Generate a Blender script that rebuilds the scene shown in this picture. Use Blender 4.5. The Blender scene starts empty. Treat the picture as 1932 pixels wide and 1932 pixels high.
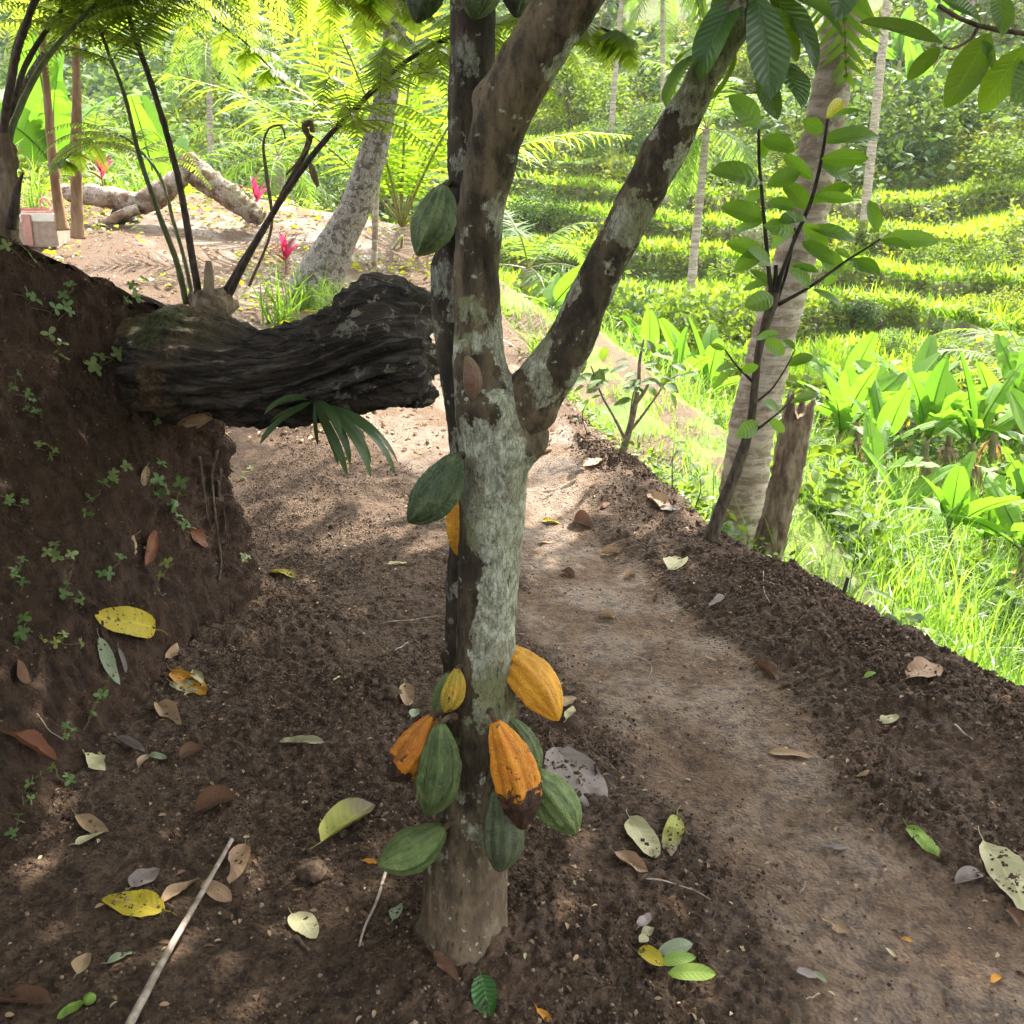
import bpy, math
import numpy as np
from mathutils import Vector
from mathutils.bvhtree import BVHTree

SC = bpy.context.scene
COL = SC.collection
# ---------------------------------------------------------------- camera
PITCH = math.radians(16.4); FPX = 1817.0; CAMH = 1.5
cam = bpy.data.cameras.new('camera'); camo = bpy.data.objects.new('camera', cam); COL.objects.link(camo)
camo.location = (0, 0, CAMH); camo.rotation_euler = (math.pi/2 - PITCH, 0, 0)
cam.sensor_fit = 'HORIZONTAL'; cam.sensor_width = 36.0
cam.lens = 36.0*FPX/1932.0
cam.clip_start = 0.05; cam.clip_end = 1000
SC.camera = camo
# ---------------------------------------------------------------- light
SUN_EL, SUN_AZ = math.radians(52), math.radians(24)      # azimuth clockwise from +Y (the way the camera looks)
w = bpy.data.worlds.new('World'); SC.world = w; w.use_nodes = True
nt = w.node_tree; bg = nt.nodes['Background']; bg.inputs['Strength'].default_value = 0.15
sky = nt.nodes.new('ShaderNodeTexSky'); sky.sky_type = 'NISHITA'; sky.sun_disc = False
sky.sun_elevation = SUN_EL; sky.sun_rotation = SUN_AZ; sky.dust_density = 3.0; sky.air_density = 1.0
hs = nt.nodes.new('ShaderNodeHueSaturation'); hs.inputs['Saturation'].default_value = .30
nt.links.new(sky.outputs[0], hs.inputs['Color']); nt.links.new(hs.outputs[0], bg.inputs['Color'])
sl = bpy.data.lights.new('sun', 'SUN'); sl.energy = 3.1; sl.angle = math.radians(0.6); sl.color = (1.0, 0.94, 0.82)
so = bpy.data.objects.new('sun', sl); COL.objects.link(so)
sd = Vector((math.sin(SUN_AZ)*math.cos(SUN_EL), math.cos(SUN_AZ)*math.cos(SUN_EL), math.sin(SUN_EL)))
so.rotation_euler = sd.to_track_quat('Z', 'Y').to_euler(); so.location = (6, 12, 30)
SC.view_settings.view_transform = 'Standard'; SC.view_settings.look = 'None'
SC.view_settings.exposure = 2.85; SC.view_settings.gamma = 1.0; SC.view_settings.use_curve_mapping = False
SC.render.engine = 'CYCLES'
cy = SC.cycles
cy.use_denoising = True
try: cy.denoiser = 'OPENIMAGEDENOISE'; cy.denoising_prefilter = 'ACCURATE'
except Exception: pass
cy.max_bounces = 7; cy.diffuse_bounces = 4; cy.glossy_bounces = 2; cy.transmission_bounces = 5; cy.volume_bounces = 0
cy.transparent_max_bounces = 4; cy.caustics_reflective = False; cy.caustics_refractive = False
cy.sample_clamp_indirect = 6.0; cy.use_adaptive_sampling = True; cy.adaptive_threshold = 0.02

rng = np.random.default_rng(7)
# ---------------------------------------------------------------- noise
def _hash(ix, iy, iz, seed):
    h = (ix.astype(np.uint32)*np.uint32(374761393) + iy.astype(np.uint32)*np.uint32(668265263)
         + iz.astype(np.uint32)*np.uint32(2147483647) + np.uint32((seed*1274126177) & 0xffffffff))
    h = (h ^ (h >> np.uint32(13)))*np.uint32(1274126177)
    h = h ^ (h >> np.uint32(16)); h = h*np.uint32(2246822519); h = h ^ (h >> np.uint32(15))
    return h.astype(np.float64)/4294967295.0
def vnoise(p, seed=0):
    p = np.asarray(p, float); i = np.floor(p).astype(np.int64); f = p - i; f = f*f*f*(f*(f*6-15)+10)
    out = 0
    for dx in (0, 1):
        wx = f[..., 0] if dx else 1-f[..., 0]
        for dy in (0, 1):
            wy = f[..., 1] if dy else 1-f[..., 1]
            for dz in (0, 1):
                wz = f[..., 2] if dz else 1-f[..., 2]
                out = out + wx*wy*wz*_hash(i[..., 0]+dx, i[..., 1]+dy, i[..., 2]+dz, seed)
    return out*2-1
def fbm(p, octv=4, seed=0, gain=.5, ridged=False):
    p = np.asarray(p, float); a = 1; s = 0; t = 0
    for o in range(octv):
        n = vnoise(p, seed+o*17)
        if ridged: n = 1-2*np.abs(n)
        s = s + a*n; t += a; a *= gain; p = p*2.03+3.1
    return s/t
def lumps(x, y, cell, seed):
    """rounded grains: height 0..1 of the nearest grain of its own size"""
    u, v = np.asarray(x)/cell, np.asarray(y)/cell; i, j = np.floor(u).astype(np.int64), np.floor(v).astype(np.int64); h = np.zeros_like(u); z0 = np.zeros_like(i)
    for a in (-1, 0, 1):
        for b in (-1, 0, 1):
            cx, cy, rr = (_hash(i+a, j+b, z0, seed+k) for k in (0, 1, 2)); r = .30+.42*rr; d2 = (u-i-a-cx)**2+(v-j-b-cy)**2
            h = np.maximum(h, np.sqrt(np.maximum(r*r-d2, 0))*(.5+rr))
    return h
def sstep(a, b, x):
    t = np.clip((np.asarray(x, float)-a)/(b-a), 0, 1); return t*t*(3-2*t)
def lerp(a, b, t): return a+(b-a)*t
def unit(v):
    v = np.asarray(v, float); return v/np.maximum(np.linalg.norm(v, axis=-1, keepdims=True), 1e-9)
# ---------------------------------------------------------------- where a feature of the photograph stands
_f = np.array([0, math.cos(PITCH), -math.sin(PITCH)]); _u = np.array([0, math.sin(PITCH), math.cos(PITCH)])
CAM = np.array([0, 0, CAMH])
def ray(px, py): return _f + np.array([1, 0, 0])*((px-966)/FPX) + _u*((966-py)/FPX)
def at(px, py, Y):
    d = ray(px, py); return CAM + d*(Y/d[1])
def mpp(px, py, Y): return Y/ray(px, py)[1]/FPX          # metres per pixel there
# ---------------------------------------------------------------- mesh builder
class MB:
    def __init__(s): s.v = []; s.f = []; s.a = []; s.n = 0
    def add(s, v, f, a=None):
        v = np.asarray(v, float).reshape(-1, 3)
        if a is None: a = np.zeros((len(v), 3))
        a = np.asarray(a, float)
        if a.ndim == 1: a = np.repeat(a[None, :], len(v), 0)
        fl = f if isinstance(f, list) else [f]
        for q in fl:
            q = np.asarray(q, np.int64)
            if q.size: s.f.append(q+s.n)
        s.v.append(v); s.a.append(a); s.n += len(v); return s
    def verts(s): return np.concatenate(s.v)
    def build(s, name, mat, parent=None, smooth=True, origin=None, coll=True):
        V = np.concatenate(s.v); A = np.concatenate(s.a)
        if parent is not None: o3 = np.array(parent['_base'])
        elif origin is not None: o3 = np.asarray(origin, float)
        else: o3 = np.zeros(3)
        me = bpy.data.meshes.new(name)
        me.vertices.add(len(V)); me.vertices.foreach_set('co', (V-o3).astype(np.float32).ravel())
        li = np.concatenate([q.ravel() for q in s.f]); cnt = np.concatenate([np.full(len(q), q.shape[1]) for q in s.f])
        me.loops.add(len(li)); me.loops.foreach_set('vertex_index', li.astype(np.int32))
        me.polygons.add(len(cnt)); st = np.concatenate([[0], np.cumsum(cnt)[:-1]])
        me.polygons.foreach_set('loop_start', st.astype(np.int32))
        try: me.polygons.foreach_set('loop_total', cnt.astype(np.int32))
        except Exception: pass
        me.polygons.foreach_set('use_smooth', np.full(len(cnt), bool(smooth)))
        at_ = me.attributes.new('luv', 'FLOAT_VECTOR', 'POINT'); at_.data.foreach_set('vector', A.astype(np.float32).ravel())
        me.update(calc_edges=True); me.validate()
        if mat: me.materials.append(mat)
        o = bpy.data.objects.new(name, me); o['_base'] = [float(x) for x in o3]
        if coll: COL.objects.link(o)
        if parent is not None: o.parent = parent
        else: o.location = o3
        return o
def tag(o, label=None, cat=None, group=None, kind=None):
    if label: o['label'] = label
    if cat: o['category'] = cat
    if group: o['group'] = group
    if kind: o['kind'] = kind
    return o
def thing(name, loc, label, cat, group=None):
    o = bpy.data.objects.new(name, None); COL.objects.link(o); o.location = loc; o['_base'] = [float(x) for x in loc]
    o.empty_display_size = .1
    return tag(o, label, cat, group)
def copy_tree(o, loc, rz=0, scale=1.0, label=None, group=None, tilt=(0, 0)):
    r = o.copy(); COL.objects.link(r); r.location = loc; r.rotation_euler = (tilt[0], tilt[1], rz)
    r.scale = (scale,)*3
    if label: r['label'] = label
    if group: r['group'] = group
    for ch in list(o.children):
        c = ch.copy(); COL.objects.link(c); c.parent = r
        for g in list(ch.children):
            d = g.copy(); COL.objects.link(d); d.parent = c
    return r
# ---------------------------------------------------------------- shapes
def smooth_path(P, n, extra=None):
    P = np.asarray(P, float); k = len(P); d = np.concatenate([[0], np.cumsum(np.linalg.norm(np.diff(P[:, :3], axis=0), axis=1))])
    t = np.linspace(0, d[-1], n); out = np.zeros((n, P.shape[1]))
    m = np.zeros_like(P)
    for i in range(k):
        a, b = max(i-1, 0), min(i+1, k-1); m[i] = (P[b]-P[a])/max(d[b]-d[a], 1e-9)
    j = np.clip(np.searchsorted(d, t, 'right')-1, 0, k-2); h = d[j+1]-d[j]; u = ((t-d[j])/h)[:, None]; h = h[:, None]
    out = (2*u**3-3*u**2+1)*P[j]+(u**3-2*u**2+u)*h*m[j]+(-2*u**3+3*u**2)*P[j+1]+(u**3-u**2)*h*m[j+1]
    return out
def frames(C, up=(0, 0, 1)):
    T = unit(np.gradient(C, axis=0)); N = np.zeros_like(T); a = np.array(up, float)
    if abs(T[0] @ a) > .95: a = np.array([1., 0, 0])
    N[0] = unit(a - T[0]*(a @ T[0]))
    for i in range(1, len(C)):
        v = N[i-1]-T[i]*(N[i-1] @ T[i]); N[i] = unit(v)
    return T, N, np.cross(T, N)
def grid_faces(nr, nc, wrap=False):
    r = np.arange(nr-1)[:, None]; c = np.arange(nc if wrap else nc-1)[None, :]; c2 = (c+1) % nc
    return np.stack([r*nc+c, r*nc+c2, (r+1)*nc+c2, (r+1)*nc+c], -1).reshape(-1, 4)
def tube(C, R, ns=10, disp=None, caps=True, rnd=0.0, up=(0, 0, 1)):
    """tube along C with radii R; disp(points, normals, u, v) gives an offset along the normal"""
    C = np.asarray(C, float); n = len(C); R = np.broadcast_to(np.asarray(R, float), (n,))
    T, N, B = frames(C, up); th = np.linspace(0, 2*math.pi, ns, endpoint=False)
    D = N[:, None, :]*np.cos(th)[None, :, None]+B[:, None, :]*np.sin(th)[None, :, None]
    V = C[:, None, :]+D*R[:, None, None]
    vv = np.linspace(0, 1, n)[:, None]*np.ones(ns)[None, :]; uu = np.ones(n)[:, None]*(th/(2*math.pi))[None, :]
    if disp is not None: V = V+D*disp(V, D, uu, vv)[..., None]
    F = [grid_faces(n, ns, True)[:, ::-1]]
    A = np.stack([uu, vv, np.full_like(uu, rnd)], -1).reshape(-1, 3); V = V.reshape(-1, 3)
    if caps:
        k = len(V); V = np.vstack([V, V[:ns].mean(0), V[-ns:].mean(0)]); A = np.vstack([A, [0, 0, rnd], [0, 1, rnd]])
        i = np.arange(ns); j = (i+1) % ns
        F.append(np.stack([i, j, np.full(ns, k)], 1)); F.append(np.stack([(n-1)*ns+j, (n-1)*ns+i, np.full(ns, k+1)], 1))
    return V, F, A
def ptube(rows, n=40):
    """rows of (px, py, Y, width in px): centre line and radii in metres"""
    P = np.array([list(at(a, b, Y))+[w_*mpp(a, b, Y)/2] for a, b, Y, w_ in rows])
    S = smooth_path(P, n); return S[:, :3], np.maximum(S[:, 3], .0008)
def leaf_t(nL=8, nW=2, L=1., W=.35, a=.8, b=.9, droop=.6, fold=.25, wave=0., wf=9., petiole=0., tip=.0, bite=None, curl=0., seed=0):
    """leaf template in the xz plane growing along +x, face up +z. luv = (u, v, 0)"""
    t = np.linspace(0, 1, nL+1); w_ = (np.maximum(t, 1e-5)**a)*((1-t)**b); w_ = w_/w_.max()
    w_[-1] = .02; w_[0] = max(w_[0], .03)
    ang = -droop*(t**1.3); dx = np.cos(ang); dz = np.sin(ang); st = 1.0/nL
    cx = np.concatenate([[0], np.cumsum((dx[1:]+dx[:-1])/2*st)])*L; cz = np.concatenate([[0], np.cumsum((dz[1:]+dz[:-1])/2*st)])*L
    s = np.linspace(-1, 1, 2*nW+1)
    hw = (w_*W/2)[:, None]*np.ones_like(s)
    if bite is not None: hw = hw*bite(t[:, None], s[None, :])
    lift = fold*np.abs(s)+curl*s**2
    X = cx[:, None]-np.sin(ang)[:, None]*(hw*lift)
    Z = cz[:, None]+np.cos(ang)[:, None]*(hw*lift)
    Y = hw*s[None, :]*np.cos(np.minimum(np.abs(lift), 1.2)*.6)
    if wave:
        ph = seed*1.7
        Z = Z+wave*W*np.abs(s)[None, :]*np.sin(wf*t*2+ph+np.sign(s)[None, :]*1.3)[...] if False else Z+wave*W*(np.abs(s)[None, :]**1.5)*np.sin(wf*t[:, None]+ph+np.sign(s)[None, :]*1.3)
    V = np.stack([X, Y, Z], -1)
    V[..., 0] += petiole
    A = np.stack([np.broadcast_to(s, X.shape), np.broadcast_to(t[:, None], X.shape), np.zeros_like(X)], -1)
    return V.reshape(-1, 3), grid_faces(nL+1, 2*nW+1), A.reshape(-1, 3)
def frame_from(d, n):
    """rotation whose x axis is d and whose z axis is as near n as can be; arrays (k,3)"""
    d = unit(d); n = np.asarray(n, float); y = unit(np.cross(n, d)); z = np.cross(d, y)
    return np.stack([d, y, z], -1)
def scatter(mb, tmpl, P, R, S, rnd=None):
    """k copies of a template merged into a mesh: P (k,3), R (k,3,3), S (k,) or (k,3)"""
    V, F, A = tmpl; P = np.asarray(P, float); k = len(P)
    if k == 0: return
    S = np.asarray(S, float); S = np.broadcast_to(S[:, None] if S.ndim == 1 else S, (k, 3))
    W_ = np.einsum('kij,kvj->kvi', R, V[None]*S[:, None, :])+P[:, None, :]
    Fl = F if isinstance(F, list) else [F]
    nv = len(V); off = (np.arange(k)*nv)
    fo = [(q[None]+off[:, None, None]).reshape(-1, q.shape[1]) for q in Fl]
    AA = np.repeat(A[None], k, 0).copy()
    AA[..., 2] = (rng.random(k) if rnd is None else np.asarray(rnd))[:, None]
    mb.add(W_.reshape(-1, 3), fo, AA.reshape(-1, 3))
def rand_dirs(k, zmin=-1., zmax=1.):
    z = rng.uniform(zmin, zmax, k); a = rng.uniform(0, 2*math.pi, k); r = np.sqrt(1-z*z)
    return np.stack([r*np.cos(a), r*np.sin(a), z], -1)
# ---------------------------------------------------------------- materials
def NM(name):
    m = bpy.data.materials.new(name); m.use_nodes = True; t = m.node_tree; t.nodes.clear(); return m, t
class G:
    """small helper to wire nodes"""
    def __init__(s, name): s.m, s.t = NM(name)
    def n(s, typ, **k):
        x = s.t.nodes.new(typ)
        for a, b in k.items(): setattr(x, a, b)
        return x
    def set(s, sock, v):
        if hasattr(v, 'bl_idname') or isinstance(v, bpy.types.NodeSocket): s.t.links.new(v, sock)
        else: sock.default_value = v
    def math(s, op, a, b=0., c=0., clamp=False):
        x = s.n('ShaderNodeMath', operation=op, use_clamp=clamp)
        s.set(x.inputs[0], a); s.set(x.inputs[1], b); s.set(x.inputs[2], c); return x.outputs[0]
    def mix(s, f, a, b, mode='MIX'):
        x = s.n('ShaderNodeMix', data_type='RGBA', blend_type=mode)
        s.set(x.inputs[0], f); s.set(x.inputs[6], a if not isinstance(a, tuple) else (*a, 1)); s.set(x.inputs[7], b if not isinstance(b, tuple) else (*b, 1))
        return x.outputs[2]
    def noise(s, vec, scale, detail=4., rough=.55, dist=0., out=0):
        x = s.n('ShaderNodeTexNoise'); s.set(x.inputs['Scale'], scale); x.inputs['Detail'].default_value = detail
        x.inputs['Roughness'].default_value = rough; x.inputs['Distortion'].default_value = dist
        if vec is not None: s.set(x.inputs['Vector'], vec)
        return x.outputs[out]
    def vor(s, vec, scale, feature='F1', out='Distance'):
        x = s.n('ShaderNodeTexVoronoi', feature=feature); s.set(x.inputs['Scale'], scale)
        if vec is not None: s.set(x.inputs['Vector'], vec)
        return x.outputs[out]
    def obj(s): return s.n('ShaderNodeTexCoord').outputs['Object']
    def geo(s): return s.n('ShaderNodeNewGeometry').outputs['Position']
    def attr(s, nm='luv'): return s.n('ShaderNodeAttribute', attribute_name=nm).outputs['Vector']
    def xyz(s, v):
        x = s.n('ShaderNodeSeparateXYZ'); s.set(x.inputs[0], v); return x.outputs
    def scale3(s, v, k):
        x = s.n('ShaderNodeVectorMath', operation='MULTIPLY'); s.set(x.inputs[0], v); x.inputs[1].default_value = k; return x.outputs[0]
    def vadd(s, a, b):
        x = s.n('ShaderNodeVectorMath', operation='ADD'); s.set(x.inputs[0], a); s.set(x.inputs[1], b); return x.outputs[0]
    def ss(s, a, b, x_):
        x = s.n('ShaderNodeMapRange', interpolation_type='SMOOTHSTEP'); s.set(x.inputs[0], x_); s.set(x.inputs[1], a); s.set(x.inputs[2], b); return x.outputs[0]
    def bump(s, h, strength=.4, dist=.01, normal=None):
        x = s.n('ShaderNodeBump'); s.set(x.inputs['Height'], h); x.inputs['Strength'].default_value = strength; x.inputs['Distance'].default_value = dist
        if normal is not None: s.set(x.inputs['Normal'], normal)
        return x.outputs[0]
    def bsdf(s, color, rough=.6, normal=None, spec=.5):
        x = s.n('ShaderNodeBsdfPrincipled'); s.set(x.inputs['Base Color'], color if not isinstance(color, tuple) else (*color, 1))
        s.set(x.inputs['Roughness'], rough); s.set(x.inputs['Specular IOR Level'], spec)
        if normal is not None: s.set(x.inputs['Normal'], normal)
        return x.outputs[0]
    def out(s, sh):
        o = s.n('ShaderNodeOutputMaterial'); s.t.links.new(sh, o.inputs[0]); return s.m

def leaf_mat(name, c1, c2, tr=None, trf=.45, rough=.42, veins=0, vein_col=None, spots=None, spot_amt=.0, tipc=None, spec=.4, vk=.6):
    """thin leaf: two leaf colours by the leaf's own number, light passing through it, veins, blemishes"""
    g = G(name); a = g.attr(); x, y, z = g.xyz(a); ob = g.obj()
    col = g.mix(z, c1, c2)
    col = g.mix(g.math('MULTIPLY', g.noise(ob, 9., 3.), .5), col, tuple(c*.55 for c in c1))
    if tipc is not None: col = g.mix(g.ss(.55, 1., g.math('ADD', y, g.math('MULTIPLY', g.noise(ob, 30., 2.), .25))), col, tipc)
    nrm = None
    if veins:
        au = g.math('ABSOLUTE', x)
        k = g.math('SUBTRACT', y, g.math('MULTIPLY', au, .16)); fr = g.math('FRACT', g.math('MULTIPLY', k, float(veins)))
        d = g.math('ABSOLUTE', g.math('SUBTRACT', fr, .5))
        lat = g.ss(.07, .0, d); mid = g.ss(.07, .02, au); vm = g.math('MAXIMUM', g.math('MULTIPLY', lat, .6), mid)
        vc = vein_col or tuple(min(1, c*1.9+.03) for c in c1)
        col = g.mix(g.math('MULTIPLY', vm, vk), col, vc)
        hh = g.math('ADD', g.math('MULTIPLY', g.ss(.0, .5, d), .8), g.math('MULTIPLY', mid, -1.))
        nrm = g.bump(hh, .5 if vk > .4 else .18, .004)
    if spots is not None:
        sp = g.ss(.62-spot_amt, .66-spot_amt, g.noise(ob, 55., 3., .6))
        col = g.mix(sp, col, spots)
    b = g.bsdf(col, rough, nrm, spec)
    if trf > 0:
        t = g.n('ShaderNodeBsdfTranslucent')
        if tr is None: tr = tuple(min(1, c*m) for c, m in zip(c2, (2.6, 2.2, .8)))
        tc = g.mix(.6, col, tr)
        g.set(t.inputs[0], tc)
        mx = g.n('ShaderNodeMixShader'); mx.inputs[0].default_value = trf; g.t.links.new(b, mx.inputs[1]); g.t.links.new(t.outputs[0], mx.inputs[2]); b = mx.outputs[0]
    return g.out(b)
def bark_mat(name, dark, mid, lichen, amt=.5, lscale=7., stretch=(1, 1, .35), bump=.5, side=None, ring=0., moss=None, fine=40., dust=None):
    g = G(name); ob = g.obj(); st = g.scale3(ob, stretch)
    n1 = g.noise(st, fine, 5., .65); n2 = g.noise(ob, 4., 4.)
    col = g.mix(g.ss(.35, .7, n1), dark, mid)
    col = g.mix(g.math('MULTIPLY', g.ss(.4, .65, n2), .6), col, tuple(c*.55 for c in dark))
    wob = g.vadd(ob, g.scale3(g.noise(ob, 26., 5., .7, out=1), (.06, .06, .06)))
    ln = g.math('ADD', g.math('MULTIPLY', g.noise(wob, lscale, 2., .5), .8), g.math('MULTIPLY', g.noise(g.scale3(ob, (1, 1, .5)), lscale*7, 5., .7), .2))
    ln = g.math('ADD', g.math('MULTIPLY', g.math('SUBTRACT', ln, .5), 1.5), .5)
    thr = 1-amt
    if side is not None:      # where the lichen grows thicker: side = (axis, from, to, gain) in metres
        pr = g.xyz(ob); s1 = g.math('MULTIPLY', g.ss(side[1], side[2], pr[side[0]]), side[3])
        if len(side) > 4:
            win = g.math('MULTIPLY', g.ss(side[5], side[6], pr[side[4]]), g.ss(side[8], side[9], pr[side[4]]))
            s1 = g.math('SUBTRACT', g.math('MULTIPLY', s1, win), g.math('MULTIPLY', g.math('SUBTRACT', 1., win), .03))
        ln = g.math('ADD', ln, s1)
    lm = g.ss(thr, thr+.035, ln)
    vor = g.vor(wob, lscale*2.4); spot = g.ss(.27, .22, g.vor(wob, lscale*1.7)); sel = g.ss(.50, .55, g.noise(ob, lscale*1.1, 1.)); lm = g.math('MAXIMUM', lm, g.math('MULTIPLY', spot, sel))
    lc = g.mix(g.ss(.38, .62, g.noise(g.scale3(ob, (1, 1, .4)), 90., 5., .75)), lichen, tuple(c*.42 for c in lichen)); lc = g.mix(g.math('MULTIPLY', g.ss(.45, .6, g.noise(ob, 16., 4., .7)), .5), lc, mid)
    if moss: lc = g.mix(g.ss(.45, .62, g.noise(ob, 9., 3.)), lc, moss)
    lmf = g.math('MULTIPLY', lm, g.ss(.30, .52, g.noise(g.scale3(ob, (1, 1, .5)), 55., 5., .75))) if side is None else g.math('MULTIPLY', lm, g.ss(.25, .42, g.noise(g.scale3(ob, (1, 1, .5)), 55., 5., .75)))
    ck2 = g.ss(.07, .0, g.vor(g.vadd(g.scale3(ob, (1, 1, .38)), g.scale3(g.noise(ob, 60., 2., out=1), (.012, .012, .012))), 95., 'DISTANCE_TO_EDGE')); lc = g.mix(g.math('MULTIPLY', ck2, .55), lc, dark)
    col = g.mix(g.math('MULTIPLY', lmf, .92), col, lc)
    if dust: dz = g.math('ADD', g.xyz(ob)[2], g.math('MULTIPLY', g.math('SUBTRACT', g.noise(ob, 18., 4.), .5), .14)); col = g.mix(g.math('MULTIPLY', g.ss(dust[1], dust[0], dz), .7), col, g.mix(g.ss(.35, .65, n1), tuple(c*.55 for c in dust[2]), dust[2]))
    sp2 = g.math('MULTIPLY', g.ss(.24, .18, g.vor(wob, 46.)), g.ss(.50, .62, g.noise(ob, 14., 2.))); col = g.mix(g.math('MULTIPLY', sp2, .55), col, lichen)
    crk = g.ss(.60, .68, g.noise(g.scale3(ob, (1, 1, .25)), 90., 4., .7)); col = g.mix(g.math('MULTIPLY', crk, .7), col, tuple(c*.35 for c in dark))
    h = g.math('ADD', n1, g.math('MULTIPLY', lm, .25)); h = g.math('ADD', h, g.math('MULTIPLY', crk, -.5))
    if ring:
        zz = g.xyz(g.vadd(ob, g.scale3(g.noise(ob, 7., 2., out=1), (.05, .05, .05))))[2]
        fr = g.math('FRACT', g.math('MULTIPLY', zz, ring)); rm = g.ss(.16, .0, fr); h = g.math('ADD', h, g.math('MULTIPLY', rm, -.7))
        col = g.mix(g.math('MULTIPLY', rm, .5), col, tuple(c*.5 for c in dark))
    h = g.math('ADD', h, g.math('MULTIPLY', g.noise(ob, 160., 3., .7), .4))
    return g.out(g.bsdf(col, .85, g.bump(h, bump, .012), .25))
def plain_mat(name, c1, c2, scale=20., rough=.7, bump=.3, dist=.005, stretch=(1, 1, 1), spec=.3):
    g = G(name); ob = g.scale3(g.obj(), stretch); n = g.noise(ob, scale, 5., .6)
    return g.out(g.bsdf(g.mix(g.ss(.35, .65, n), c1, c2), rough, g.bump(n, bump, dist), spec))
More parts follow.
